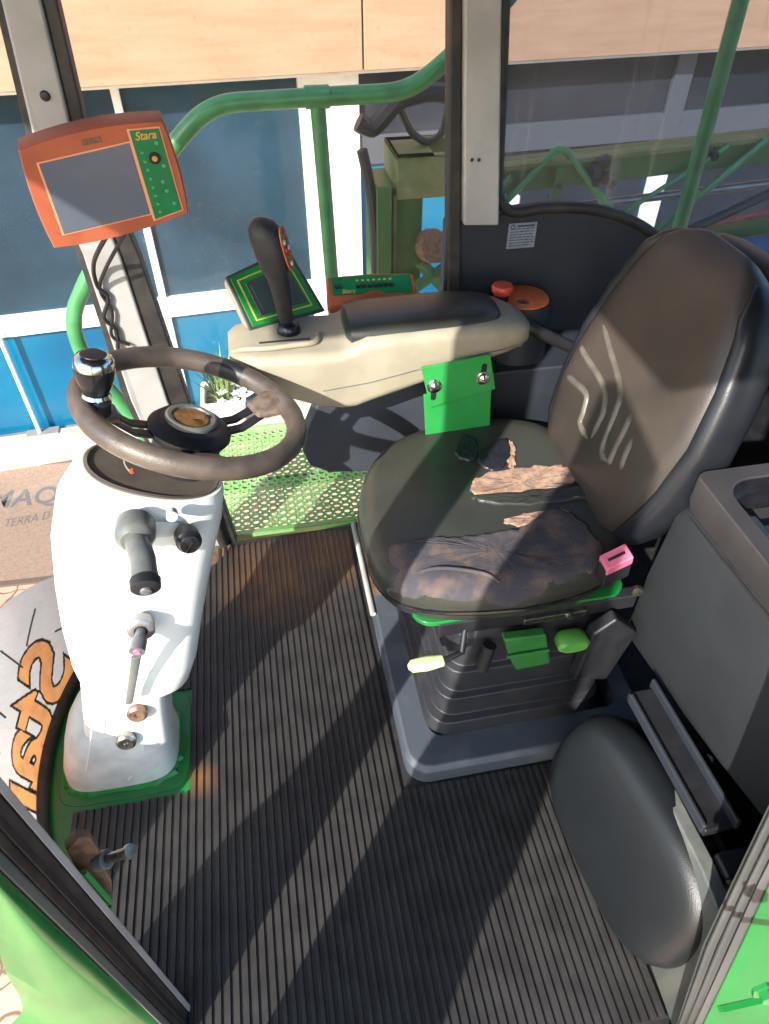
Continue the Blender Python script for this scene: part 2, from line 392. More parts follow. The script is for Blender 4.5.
# pull rod of the glass door with its foot plate
hz = fac(38, 428, -.08)
t0 = fac(0, 330, -.08)
hd = MB(); hd.tube([fp(hz[0], -.08, .1), fp(hz[0], -.08, .86)], .014, 10)
hd.build('door_rod', 'white_frame', shop)
hf = MB(); fbox(hf, hz[0]-.09, hz[0]+.13, -.12, -.03, .0, .10); hf.build('door_foot', 'tile_grey', shop, bevel=.01)
# dark shapes added inside the shop in place of reflected machinery
im = thing('reflection_shapes', 'dim wheel and boxes behind the shop glass standing in for reflected machinery', 'machine', fp(-.3, .9, 0))
b = MB(); b.tube([fp(-.15+.36*math.cos(a), .8, 1.05+.36*math.sin(a)) for a in [k*math.pi/12 for k in range(24)]], .09, 10, closed=True); b.build('wheel', 'hose', im)
b = MB(); fbox(b, -.75, .05, 1.05, 1.5, .5, 1.1); fbox(b, -.5, -.2, 1.1, 1.4, 1.1, 1.85); b.build('body', 'navy', im, bevel=.03)
b = MB(); b.tube(spline([fp(-.05, .7, .3), fp(.1, .7, .95), fp(-.05, .7, 1.5), fp(-.25, .7, 1.7)], 6), .04, 8); b.build('pipe', 'hose', im)

fbox(MB(), -5, 6, -.34, -.05, 0, .09).build('door_step', 'concrete', shop, bevel=.012)
# doormat with blue-grey letters
dm = thing('doormat', 'brown doormat with grey lettering on the paving before the shop', 'doormat', (-1.6, 3.3, GZ))
def gp(px, py, z=GZ+.012): return at(px, py, z=z)
c00, c10 = gp(-60, 588), gp(56, 575); far = gp(30, 466)
du = (c10-c00).normalized(); dv = Vector((-du.y, du.x, 0)); dl = (far-c00).dot(dv)
ctr = c10+du*.55
b = MB(); b.prism([(-1.3, 0), (.75, 0), (.75, dl), (-1.3, dl)], (c10.x, c10.y, GZ), du, dv, (0, 0, 1), .012); b.build('pile', 'doormat', dm, bevel=.004)
b = MB()
for (x0, x1, y0, y1) in ((-1.34, .79, -.04, 0), (-1.34, .79, dl, dl+.04), (-1.34, -1.3, -.04, dl+.04), (.75, .79, -.04, dl+.04)):
    b.prism([(x0, y0), (x1, y0), (x1, y1), (x0, y1)], (c10.x, c10.y, GZ), du, dv, (0, 0, 1), .014)
b.build('border', 'doormat_edge', dm, bevel=.003)
p0 = gp(-14, 513); p1 = gp(55, 506)
text_on('lettering', 'MAQ', p0, p1-p0, dv, 'doormat_text', dm, .20, (p1-p0).length, bold=.015, lift=.001)
p0 = gp(3, 528); p1 = gp(49, 519)
text_on('lettering', 'TERRA D', p0, p1-p0, dv, 'doormat_text', dm, .075, (p1-p0).length, lift=.001)
# threshold slab in front of the mat
# potted plant
pp = thing('potted_plant', 'white square pot with a spiky green plant by the shop window', 'plant', (-.42, 3.95, GZ+.0))
pc = at(224, 398, z=GZ+.28); pc.z = GZ
b = MB(); L = []
for z, s in ((0, .115), (.30, .145), (.33, .15), (.33, .125), (.26, .12)):
    L.append([(pc.x+a, pc.y+c, GZ+z) for a, c in rrect(-s, s, -s, s, .02, 3)])
b.loft(L); b.build('pot', 'pot', pp)
b = MB(); b.prism(rrect(-.122, .122, -.122, .122, .02, 3), (pc.x, pc.y, GZ+.26), (1, 0, 0), (0, 1, 0), (0, 0, 1), .015); b.build('soil', 'soil', pp)
b = MB()
for k in range(90):
    a = random.uniform(0, 6.28); r0 = random.uniform(0, .07); base = Vector((pc.x+r0*math.cos(a), pc.y+r0*math.sin(a), GZ+.27))
    h = random.uniform(.08, .38); spread = random.uniform(.02, .16)
    d = Vector((math.cos(a), math.sin(a), 0)); tip = base+d*spread+Vector((0, 0, h)); mid = base+d*spread*.35+Vector((0, 0, h*.55))
    s = Vector((-d.y, d.x, 0))*random.uniform(.006, .012)
    b.add([base-s*.5, base+s*.5, mid+s, mid-s, tip], [(0, 1, 2, 3), (3, 2, 4)])
b.build('foliage', 'leaf', pp)
for k in range(26):
    p = Vector((pc.x+random.uniform(-.02, .2), pc.y+random.uniform(-.14, .06), GZ+random.uniform(.28, .42)))
    b = MB()
    for q in range(5):
        a = q*1.257+k; d = Vector((math.cos(a), math.sin(a), .3)).normalized(); s = Vector((-d.y, d.x, 0))*.012
        b.add([p, p+d*.018+s, p+d*.036, p+d*.018-s], [(0, 1, 2, 3)])
    b.build('flower', 'petal', pp)


# ---- outside platform with guard rail
st = thing('access_platform', 'green perforated metal step plate outside the far door', 'step', (.1, 1.8, -.06))
b = MB(); nx, ny, cell, hr = 26, 18, .029, .0098
x0, y0, zt = -.30, 1.565, -.045
for i in range(nx):
    for j in range(ny):
        cx, cyy = x0+(i+.5)*cell, y0+(j+.5)*cell
        sq = []; ci = []
        for k in range(16):
            a = 2*math.pi*k/16+math.pi/16; c, s_ = math.cos(a), math.sin(a); q = cell/2/max(abs(c), abs(s_))
            sq.append((cx+c*q, cyy+s_*q, zt)); ci.append((cx+c*.0096, cyy+s_*.0088, zt+.0015))
        lo = [(p[0], p[1], zt-.004) for p in ci]
        b.loft([sq, ci, lo], cap=False)
b.build('perforated_plate', 'green_step', st, smooth=False)
b = MB(); b.mm(-.33, .48, 1.545, 1.565, -.09, -.03); b.mm(-.33, .48, y0+ny*cell, y0+ny*cell+.02, -.09, -.03)
b.mm(-.33, -.30, 1.565, y0+ny*cell, -.09, -.03); b.mm(.454, .48, 1.565, y0+ny*cell, -.09, -.03)
b.build('edge_frame', 'green_step', st, bevel=.003)
b = MB(); b.mm(-.30, .454, 1.80, 1.825, -.085, -.049); b.build('support_bar', 'green_dusty', st)

gr = thing('guard_rail', 'pale green bent tube guard rail outside the far door glass', 'rail', (0, 2.1, 0))
def ry(px, py, y=2.1): return at(px, py, y=y)
path = [(-.44, 2.1, -.2), (-.50, 2.1, .08), ry(84, 361), ry(70, 318), ry(92, 268), ry(172, 146), ry(210, 104), ry(318, 97), ry(408, 92), ry(450, 58), ry(515, -8), ry(560, -90)]
b = MB(); b.tube(fillet(path, .11, 7), .024, 14); b.build('tube', 'green_rail', gr)
b = MB(); b.tube([ry(317, 97), ry(333, 292), (.23, 2.1, -.029)], .021, 14); b.build('post', 'green_rail', gr)
pA = ry(305, 97.5); pB = ry(329, 96.5)
b = MB(); b.tube([pA, pB], .029, 14); b.build('sleeve', 'green_rail', gr)

# ---- green boom tower and folded boom behind the far side
tw = thing('boom_tower', 'green box section steel tower standing outside beside the grey pillar', 'machine frame', (.6, 2.45, GZ))
def ty(px, py, y=2.4): return at(px, py, y=y)
TL = ty(375, 180); 
xa, xb = TL.x, ty(418, 190).x; ztop = ty(395, 188).z; zhat = ty(396, 156).z
b = MB(); b.mm(xa, xb+.02, 2.40, 2.62, -1.0, ztop); b.build('column', 'green_mast', tw, bevel=.006)
b = MB(); b.mm(xa+.062, xa+.075, 2.392, 2.40, -1.0, ztop-.02); b.build('weld_strip', 'green_dusty', tw)
xh = ty(396, 160).x
b = MB()
b.mm(xh, xh+.26, 2.37, 2.385, ztop-.03, zhat); b.mm(xh, xh+.26, 2.60, 2.615, ztop-.03, zhat); b.mm(xh, xh+.015, 2.385, 2.60, ztop-.03, zhat)
b.mm(xh, xh+.13, 2.37, 2.615, zhat-.012, zhat); b.mm(xh, xh+.26, 2.37, 2.42, zhat-.012, zhat); b.mm(xh, xh+.26, 2.57, 2.615, zhat-.012, zhat)
b.build('head_box', 'green_dusty', tw, bevel=.003)
b = MB(); b.mm(xa-.0, xa+.05, 2.36, 2.40, ztop-.30, ztop+.02); b.build('side_plate', 'green_mast', tw, bevel=.003)
b = MB()
for (p, q) in (((398, 300), (452, 262)), ((420, 262), (455, 300))):
    b.tube([ty(*p, y=2.36), ty(*q, y=2.36)], .022, 4)
b.build('brace', 'green_mast', tw)
b = MB(); q = ty(432, 246, y=2.36); b.lathe([(.0, -.03), (.055, -.03), (.06, 0), (.055, .03), (0, .03)], q, (.3, -1, .2), 14); b.build('hub', 'rust', tw)
b = MB(); b.tube(spline([ty(362, 150), ty(372, 200), ty(376, 260), ty(376, 330)], 6), .018, 8); b.build('hose', 'hose', tw)
b = MB(); b.tube(spline([ty(400, 108, 2.5), ty(412, 132, 2.5), ty(428, 142, 2.5), ty(442, 132, 2.5), ty(449, 105, 2.5), ty(452, 80, 2.5)], 6), .013, 8); b.build('hose', 'hose', tw)
b = MB(); b.tube(spline([ty(358, 122, 2.5), ty(372, 128, 2.5), ty(388, 112, 2.5), ty(400, 100, 2.5), ty(430, 92, 2.5), ty(455, 96, 2.5)], 6), .03, 8); b.build('pipe', 'hose', tw)

bm_ = thing('folded_boom', 'green lattice spray boom folded along the far side beyond the rear window', 'boom', (1.6, 2.7, 0))
def by(px, py, y=2.7): return at(px, py, y=y)
A0, A1 = by(480, 178), by(830, 138)
def bar(name, p, q, w, h, m, parent, roll=None):
    p, q = Vector(p), Vector(q); t = (q-p).normalized(); u = Vector((0, 0, 1)); u = (u-t*u.dot(t)).normalized(); s = t.cross(u)
    L = [[c+s*a+u*d for a, d in ((-w, -h), (w, -h), (w, h), (-w, h))] for c in (p, q)]
    return MB().loft(L).build(name, m, parent, bevel=.004)
bar('main_beam', A0, A1, .07, .045, 'green_mast', bm_)
b = MB(); L = []
for c in (A0, A1):
    L.append([c+Vector((0, a, d)) for a, d in ((-.09, .045), (-.03, .045), (-.03, .060), (-.09, .060))])
b.loft(L); b.build('top_flange', 'green_dusty', bm_)
P0, P1 = by(484, 217), by(830, 176)
b = MB(); b.tube([P0, P1], .017, 12); b.build('grey_pipe', 'grey_pipe', bm_)
b = MB(); b.tube(fillet([by(500, 207, 2.62), by(556, 150, 2.62), by(566, 150, 2.62), by(625, 228, 2.62)], .08, 6), .014, 10); b.build('bent_brace', 'green_rail', bm_)
b = MB(); b.tube([by(572, 160, 2.66), by(618, 226, 2.66)], .008, 8); b.build('thin_brace', 'green_rail', bm_)
for (p, q, r_) in (((655, 232), (800, 112), .013), ((600, 228), (728, 146), .009), ((500, 188), (512, 176), .012)):
    b = MB(); b.tube([by(*p, y=2.6), by(*q, y=2.6)], r_, 10); b.build('diagonal_brace', 'green_rail', bm_)
q = by(558, 182, 2.60)
b = MB(); b.prism([(-.017, -.055), (.02, -.055), (.02, .05), (-.012, .06), (-.017, .05)], q, (1, 0, 0), (0, 0, 1), (0, -1, 0), .012)
b.build('hanger_plate', 'green_mast', bm_, bevel=.003)
b = MB(); b.tube([q+Vector((0, -.012, -.01)), q+Vector((0, -.022, -.01))], .009, 10); b.build('hanger_bolt', 'black', bm_)
b = MB()
for (px, py, s) in ((598, 170, .03), (607, 178, .024), (604, 162, .026), (612, 184, .018), (596, 182, .018), (706, 148, .028), (714, 155, .02)):
    b = MB(); b.lathe([(0, -s), (s*.8, -s*.8), (s, 0), (s*.8, s*.8), (0, s)], by(px, py, 2.6), (random.random(), 1, random.random()), 7); b.build('nozzle_valve', 'black', bm_)
b = MB(); b.tube(spline([by(640, 236, 2.5), by(690, 228, 2.5), by(730, 220, 2.5), by(800, 206, 2.5)], 5), .012, 10); b.build('red_hose', 'hose_red', bm_)
b = MB(); b.tube(spline([by(690, 230, 2.45), by(725, 214, 2.45), by(769, 194, 2.45), by(810, 180, 2.45)], 5), .018, 10); b.build('black_hose', 'hose', bm_)
bar('lower_beam', by(660, 242, 2.55), by(830, 215, 2.55), .03, .022, 'green_mast', bm_)

gt = MB(); gt.tube([at(754, -50, y=2.0), at(680, 226, y=2.0), at(668, 262, y=2.0), at(668, 262, y=2.0)+Vector((0, 0, -2.02))], .022, 14)
tag(gt.build('support_tube', 'green_rail'), 'thick upright green tube seen through the rear window, nearest the seat', 'tube')
tk = MB()
tk.loft([[at(700, 262, y=2.3)+Vector((a, 0, c)) for a, c in rrect(-.15, 1.0, -.6, .0, .08)], [at(700, 262, y=2.3)+Vector((a, .18, c)) for a, c in rrect(-.15, 1.0, -.6, .0, .08)]])
tag(tk.build('side_tank', 'blue_tarp'), 'bright blue rounded tank outside below the folded boom', 'tank')

# ================================================================== CAB SHELL
def wx(y, z=0): return -.600+.8*(y-.86)**2 - .05*max(0, z)      # bowed windscreen
arc_y = [.27+k*(1.49-.27)/28 for k in range(29)]
NB_Y = .17     # near wall plane
FY = 1.50      # far wall plane
fl = [(wx(y), y) for y in arc_y]+[(1.42, FY), (1.42, .14), (-.24, .14)]
b = MB(); b.prism(fl, (0, 0, -.05), (1, 0, 0), (0, 1, 0), (0, 0, 1), .05); flo = struct(b.build('floor', 'rubber_dark', smooth=False))
b = MB(); b.prism([(wx(y), y) for y in arc_y]+[(-.22, 1.49), (-.22, .30)], (0, 0, 0), (1, 0, 0), (0, 1, 0), (0, 0, 1), .0012); b.build('painted_front', 'green', flo, smooth=False)
b = MB(); b.mm(-1.02, 1.48, .08, 1.62, 1.73, 1.90); cei = struct(b.build('ceiling', 'panel', bevel=.03))  # cab roof; unseen overhang lengthened to shade the monitor and pillar
b = MB(); b.mm(-.30, 1.30, -.25, .09, 1.735, 1.80); b.build('shade_slab', 'panel', cei, bevel=.02)  # unseen slab added over the doorway to shade the upper backrest

# windscreen pane and its lower rubber gasket
wz = [0.03, .25, .5, .8, 1.1, 1.4, 1.725]
w1 = MB(); w1.loft([[(wx(y, z)-.012, y, z) for y in arc_y] for z in wz], closed=False, cap=False)
win = struct(w1.build('window_1', 'cab_glass'))
b = MB(); b.tube([(wx(y)-.012, y, .012) for y in arc_y], .017, 10); b.build('gasket', 'seal', win)
# lettered film on the outside of the windscreen's foot
def on_screen(y, z, off=.02): return Vector((wx(y, z)-off, y, z))
dcl = thing('windscreen_decal', 'grey film with orange letters along the foot of the windscreen', 'decal', (-.62, .9, .02))
def topz(y): return max(.035, .36-.9*max(0, y-1.02)**1.3-.12*max(0, .8-y))
CELL = .0028
def raster(body, shear, bold, sx, sz, y_start, z_start):
    """letters as a set of film cells (column along the screen, row upwards)"""
    vs, fs = text_tris(body, 1, shear, bold); cells = set()
    for f in fs:
        for k in range(1, len(f)-1):
            tri = [(vs[i].x*sx, vs[i].y*sz) for i in (f[0], f[k], f[k+1])]
            (ax, ay), (bx_, by_), (cx, cy3) = tri; den = (by_-cy3)*(ax-cx)+(cx-bx_)*(ay-cy3)
            if abs(den) < 1e-12: continue
            for i in range(int(min(ax, bx_, cx)/CELL)-1, int(max(ax, bx_, cx)/CELL)+2):
                for j in range(int(min(ay, by_, cy3)/CELL)-1, int(max(ay, by_, cy3)/CELL)+2):
                    x, y = (i+.5)*CELL, (j+.5)*CELL
                    p = ((by_-cy3)*(x-cx)+(cx-bx_)*(y-cy3))/den; q = ((cy3-ay)*(x-cx)+(ax-cx)*(y-cy3))/den
                    if p >= -.01 and q >= -.01 and p+q <= 1.01: cells.add((i, j))
    return {(int(round((y_start/CELL)-i)), int(round(z_start/CELL))+j) for i, j in cells}
LET = raster('Stara', .25, .02, .262, .275, 1.105, .026); OUT = raster('Stara', .25, .045, .262, .275, 1.105, .026)-LET
parts = {'film': [], 'outline': [], 'lettering': []}
for i in range(int(.50/CELL), int(1.28/CELL)):
    for j in range(int(.028/CELL), int(.37/CELL)):
        if (j+.5)*CELL > topz((i+.5)*CELL): continue
        parts['lettering' if (i, j) in LET else 'outline' if (i, j) in OUT else 'film'].append((i, j))
for nm, m in (('film', 'decal'), ('outline', 'decal_line'), ('lettering', 'decal_orange')):
    idx = {}; V_ = []; F_ = []
    for i, j in parts[nm]:
        q = []
        for k in ((i, j), (i+1, j), (i+1, j+1), (i, j+1)):
            if k not in idx: idx[k] = len(V_); V_.append(on_screen(k[0]*CELL, k[1]*CELL, .0145))
            q.append(idx[k])
        F_.append(tuple(q))
    b = MB(); b.add(V_, F_); b.build(nm, m, dcl)
b = MB()
for (pa, pb) in (((1.20, .10), (1.10, .17)), ((1.02, .23), (1.09, .27)), ((.98, .21), (.96, .30)), ((.86, .21), (.85, .29)), ((1.12, .04), (1.14, .09)), ((.78, .21), (.74, .27))):
    b = MB(); b.tube([on_screen(pa[0]+(pb[0]-pa[0])*k/4, pa[1]+(pb[1]-pa[1])*k/4, .0135) for k in range(5)], .0022, 5); b.build('seam_line', 'decal_line', dcl)

# far front pillar (light grey, dark seals both sides)
def py_(px, py): return at(px, py, y=FY)
def strip(ptsL, ptsR, y0, y1):
    L = [[(l.x, y0, l.z), (r.x, y0, r.z), (r.x, y1, r.z), (l.x, y1, l.z)] for l, r in zip(ptsL, ptsR)]
    return MB().loft(L)
gl = [py_(-24, -120), py_(-6, -40), py_(36, 140), py_(84, 252), py_(131, 396), py_(198, 546)]
grr = [py_(20, -120), py_(34, -40), py_(76, 140), py_(121, 252), py_(168, 396), py_(232, 556)]
grr2 = [py_(36, -120), py_(49, -40), py_(90, 140), py_(139, 252), py_(188, 396), py_(237, 540)]
gl2 = [py_(-36, -120), py_(-14, -40), py_(29, 140), py_(78, 252), py_(124, 396), py_(190, 530)]
tr1 = struct(strip(gl, grr, FY-.02, FY+.03).build('trim_1', 'grey_pillar', bevel=.006))
strip(grr, grr2, FY-.012, FY+.03).build('seal', 'seal', tr1, bevel=.004)
strip(gl2, gl, FY-.012, FY+.03).build('seal', 'seal', tr1, bevel=.003)
b = MB(); q = at(45, 96, y=FY-.021); b.lathe([(0, 0), (.009, 0), (.007, .004), (0, .005)], q, (0, -1, 0), 12); b.build('screw', 'black', tr1)
# bare primed bracket at the pillar foot
b = MB(); b.prism([(-.30, 1.395), (-.235, 1.40), (-.20, 1.44), (-.185, 1.475), (-.25, 1.47), (-.30, 1.44)], (0, 0, 0), (1, 0, 0), (0, 1, 0), (0, 0, 1), .006)
b.build('foot_plate', 'rust', tr1, bevel=.002)

# far rear pillar
l = [py_(461, -120), py_(461, -40), py_(461, 222)]; r_ = [py_(499, -120), py_(499, -40), py_(496, 222)]
l2 = [py_(449, -120), py_(449, -40), py_(447, 295)]; r2 = [py_(461, -120), py_(461, -40), py_(459, 295)]
tr2 = struct(strip(l, r_, FY-.025, FY+.03).build('trim_2', 'grey_pillar', bevel=.006))
strip(l2, r2, FY-.012, FY+.03).build('seal', 'seal', tr2, bevel=.004)
b = MB()
for (px, py) in ((472, 160), (479, 160)):
    MB().lathe([(0, 0), (.004, 0), (.003, .002), (0, .003)], at(px, py, y=FY-.026), (0, -1, 0), 10).build('screw', 'black', tr2)

# far door: glass with a rubber rim round its foot
dr = MB(); dr.mm(-.34, py_(452, 290).x, FY+.008, FY+.012, -.0, 1.725)
dr = struct(dr.build('door_1', 'cab_glass', smooth=False))
rim = [py_(178, 400), py_(206, 490), py_(224, 541), py_(238, 552), py_(262, 548), py_(370, 522), (.42, FY, .015)]
b = MB(); b.tube([p+Vector((0, -.022, .0)) for p in fillet(rim, .03, 5)], .014, 10); b.build('rubber_rim', 'seal', dr)
b = MB(); b.tube([p+Vector((-.018, .012, -.012)) for p in fillet(rim, .03, 5)], .011, 8); b.build('green_lip', 'green', dr)

# rear side panel under the rear window, window gasket and pane
zs = .905
pan = [(.43, .0), (1.06, .0), (1.06, .78), (.98, .80), (.90, .855), (.80, .89), (.70, .905), (.58, .905), (.53, .91), (.43, .80)]
pan2 = [(.43, 0), (1.42, 0), (1.42, .74), (1.06, .755)]+[(p.x, p.z) for p in (py_(664, 240), py_(640, 222), py_(610, 211), py_(580, 207), py_(545, 206), py_(512, 211), py_(498, 216), py_(460, 222), py_(447, 222))]
b = MB(); b.prism([(x, z) for x, z in pan2], (0, FY, 0), (1, 0, 0), (0, 0, 1), (0, 1, 0), .04)
wl = struct(b.build('wall_far', 'panel', bevel=.006))
gk = [py_(505, -120), py_(504, 0), py_(499, 150), py_(497, 186), py_(502, 204), py_(516, 212), py_(545, 208), py_(580, 208), py_(610, 213), py_(640, 225), py_(664, 243), py_(700, 275)]
w3 = MB(); w3.mm(py_(500, 0).x, 1.42, FY+.012, FY+.016, .74, 1.725)
w3 = struct(w3.build('window_3', 'rear_glass', smooth=False))
b = MB(); b.tube(spline(gk, 6), .012, 10); b.build('gasket', 'seal', w3)
# sticker on that panel
so = at(506, 249, y=FY-.001); su = at(534, 244, y=FY-.001); sv = at(507, 224, y=FY-.001)
sk = thing('data_sticker', 'small silver data sticker on the dark panel under rear window', 'sticker', so)
sw, sh = (su-so).length, (sv-so).z
b = MB(); b.prism([(0, 0), (sw, 0), (sw, sh), (0, sh)], so, (1, 0, 0), (0, 0, 1), (0, -1, 0), .0008); b.build('foil', 'sticker', sk, smooth=False)
b = MB(); ink = so+Vector((0, -.0010, 0))
for k in range(7):
    z = sh*(.10+.11*k); x = sw*.08
    while x < sw*.9:
        wd = sw*random.uniform(.05, .16); b.prism([(x, z), (min(x+wd, sw*.92), z), (min(x+wd, sw*.92), z+sh*.035), (x, z+sh*.035)], ink, (1, 0, 0), (0, 0, 1), (0, -1, 0), .0003); x += wd+sw*.03
b.prism([(sw*.3, sh*.85), (sw*.92, sh*.85), (sw*.92, sh*.92), (sw*.3, sh*.92)], ink, (1, 0, 0), (0, 0, 1), (0, -1, 0), .0003)
b.build('print_lines', 'sticker_ink', sk, smooth=False)
b = MB(); b.tube([ink+Vector((sw*.14+sh*.08*math.cos(a), 0, sh*.86+sh*.08*math.sin(a))) for a in [k*math.pi/8 for k in range(16)]], .0012, 6, closed=True); b.build('round_mark', 'sticker_ink', sk)

# rear wall, ledge box behind the armrest
b = MB(); b.mm(1.42, 1.46, .14, FY+.04, 0, .84); struct(b.build('wall_rear', 'black', bevel=.01))
b = MB(); b.mm(1.42, 1.48, 1.42, FY+.04, .84, 1.725); b.mm(1.42, 1.48, .10, .2, .84, 1.725); struct(b.build('trim_3', 'black', bevel=.01))
w4 = MB(); w4.mm(1.445, 1.449, .2, 1.42, .84, 1.725); struct(w4.build('window_4', 'rear_glass', smooth=False))
lb = thing('side_console', 'dark grey box ledge along the far wall behind the armrest', 'console', (.7, 1.42, 0))
b = MB(); b.prism(rrect(0, .57, 0, .60, .02, 3), (.485, 1.33, 0), (1, 0, 0), (0, 0, 1), (0, 1, 0), .168); b.build('body', 'panel', lb, bevel=.006)
b = MB(); b.prism([(.50, .30), (.60, .29), (.61, .34), (.50, .36)], (0, 1.325, 0), (1, 0, 0), (0, 0, 1), (0, -1, 0), .004); b.build('front_rib', 'panel', lb)

# unseen near door, added to cast a bystander's shadow: green frame, smoked pane
hinge = Vector((-.29, .12, 0)); dd = Vector((-.20, -.98, 0)).normalized(); dn = Vector((-dd.y, dd.x, 0))
def dpoly(poly, t0, t1): return MB().prism(poly, hinge+dn*t0, dd, (0, 0, 1), dn, t1-t0)
d2 = struct(dpoly([(.02, -.25), (.50, -.25), (.50, .42), (.04, .42)], -.012, .012).build('shadow_door', 'green', bevel=.004))
b = MB()
for poly in ([(0, -.25), (.035, -.25), (.065, .43), (.285, 1.70), (.25, 1.70), (.03, .43)], [(.485, -.25), (.52, -.25), (.52, 1.70), (.485, 1.70)], [(.25, 1.665), (.52, 1.665), (.52, 1.70), (.255, 1.70)], [(.03, .40), (.52, .40), (.52, .44), (.03, .44)]):
    b.prism(poly, hinge-dn*.018, dd, (0, 0, 1), dn, .036)
b.build('door_frame', 'green', d2, bevel=.003)
dpoly([(.05, .43), (.50, .43), (.50, 1.67), (.265, 1.67)], -.003, .003).build('shadow_pane', 'smoked', d2, smooth=False)
b = MB(); b.tube(fillet([hinge+dd*.45+dn*k+Vector((0, 0, z)) for k, z in ((.012, .62), (.06, .62), (.06, .95), (.012, .95))], .03, 4), .012, 10); b.build('door_handle', 'black', d2)

# near front door pillar: edge strip, dark rubber, trim and green skin
def fan(sl, y): return (sl*y, y)
zz = [-.9, 1.80]
def vprism(poly, z0, z1): return MB().prism(poly, (0, 0, z0), (1, 0, 0), (0, 1, 0), (0, 0, 1), z1-z0)
e0, e1, e2, e3, e4 = -.832, -.862, -.985, -1.035, -1.06
tr4 = struct(vprism([fan(e1, .335), fan(e2, .30), fan(e2, .36), fan(e1, .39)], -.3, 1.725).build('trim_4', 'seal', bevel=.004))
vprism([fan(e0, .342), fan(e1, .332), fan(e1, .36), fan(e0, .36)], -.3, 1.725).build('edge_strip', 'grey_pillar', tr4, bevel=.002)
vprism([fan(-.905, .320), fan(-.935, .308), fan(-.935, .33), fan(-.905, .33)], -.3, 1.725).build('rubber_lip', 'rubber_dark', tr4, bevel=.004)
vprism([fan(e2, .296), fan(e3, .282), fan(e3, .33), fan(e2, .34)], -.3, 1.725).build('trim_face', 'trim_grey', tr4, bevel=.004)
# green outer skin, flaring to its foot
def smooth_steps(pts, k=6):
    return [(p.x, p.y) for p in spline([Vector((a, c, 0)) for a, c in pts], k)]
skin = MB(); L = []
for z, w in smooth_steps([(-1.0, -2.0), (.10, -1.75), (.36, -1.46), (.50, -1.36), (.62, -1.26), (.75, -1.17), (.95, -1.10), (1.72, -1.08)]):
    pts = [fan(e3, .285)]+[fan(e3+(w-e3)*t, .262+.020*(1-t)**3+.014*max(0, t-.7)**2*10) for t in [k/10 for k in range(1, 11)]]+[fan(w, .30), fan(e3, .33)]
    L.append([(p[0], p[1], z) for p in pts])
skin.loft(L); skin.build('outer_skin', 'green', tr4, angle=50)

# door striker on that pillar
sk_ = thing('door_striker', 'dull brown door latch striker with a steel bolt on the near pillar', 'latch', at(95, 865, y=.35))
def dk(px, py, y=.37): return at(px, py, y=y)
poly = [dk(78, 838), dk(90, 838), dk(100, 852), dk(104, 868), dk(112, 882), dk(112, 905), dk(84, 885), dk(66, 850)]
b = MB(); b.add(poly+[p+Vector((-.004, .012, 0)) for p in poly], [tuple(range(7, -1, -1)), tuple(range(8, 16))]+[(k, (k+1) % 8, 8+(k+1) % 8, 8+k) for k in range(8)])
b.build('plate', 'rust', sk_, bevel=.002)
p = dk(98, 862); q = dk(131, 851, .36)
b = MB(); b.tube([p, p+(q-p)*.3], .0115, 14); b.build('washer', 'trim_grey', sk_, bevel=.002)
b = MB(); b.tube([p, q-(q-p)*.06], .006, 12); b.tube([q-(q-p)*.1, q], .0085, 12); b.build('bolt', 'steel', sk_)
b = MB(); b.tube([dk(84, 872, .355), dk(110, 902, .355)], .004, 8); b.build('green_edge', 'green_bright', sk_)

# near rear door pillar with ridges, and green body panel outside it
Lp = [at(672, 1034, x=.50), at(700, 947, x=.50), at(728, 887, x=.50), at(769, 800, x=.50), at(850, 640, x=.50)]
Rp = [at(694, 1034, x=.505), at(735, 947, x=.505), at(762, 887, x=.505), at(806, 800, x=.505), at(900, 640, x=.505)]
Lp = [Lp[0]+(Lp[0]-Lp[1])*4]+Lp+[Lp[-1]+(Lp[-1]-Lp[-2])*3]; Rp = [Rp[0]+(Rp[0]-Rp[1])*4]+Rp+[Rp[-1]+(Rp[-1]-Rp[-2])*3]
b = MB(); Lo = []
for l, r_ in zip(Lp, Rp):
    row = []
    for k in range(13):
        t = k/12; row.append(l+(r_-l)*t+Vector((-.004 if k in (3, 4, 7, 8, 11) else .002, 0, 0)))
    Lo.append(row+[r_+Vector((.05, 0, 0)), l+Vector((.05, .02, 0))])
b.loft(Lo); tr5 = struct(b.build('trim_5', 'shaded_strip', bevel=.0015))
bp = thing('green_body_panel', 'bright green outer body panel with a bolt in the bottom right corner', 'panel', (.7, .1, 0))
b = MB(); Lo = []
for r_ in Rp:
    a = r_+Vector((.004, -.002, 0)); Lo.append([a, a+Vector((.02, -.012, 0)), a+Vector((.6, -.05, 0)), a+Vector((.6, .02, 0)), a+Vector((.03, .02, 0))])
b.loft(Lo); b.build('sheet', 'green_body', bp, bevel=.004)
bo = at(765, 988, y=Rp[1].y-.022)
b = MB(); b.lathe([(0, 0), (.016, 0), (.016, .004), (.010, .004), (.010, .012), (0, .013)], bo, (-.1, -1, .15), 6); b.build('bolt', 'green', bp)
b = MB(); b.prism([(0, 0), (.16, .02), (.16, .035), (0, .012)], bo+Vector((-.025, .004, -.075)), (1, 0, 0), (0, -.2, 1), (0, -1, 0), .006); b.build('fold_line', 'green', bp)
# lower grey kick panel beside the mat
kp = MB(); L = []
for (y, x, zt) in ((.13, .545, .30), (.20, .548, .33), (.30, .553, .34), (.46, .56, .32)):
    L.append([(x, y, .0), (x-.012, y, .02), (x+.004, y, zt), (x+.03, y, zt), (x+.03, y, 0)])
kp.loft(L); struct(kp.build('baseboard_near', 'trim_grey', bevel=.004))

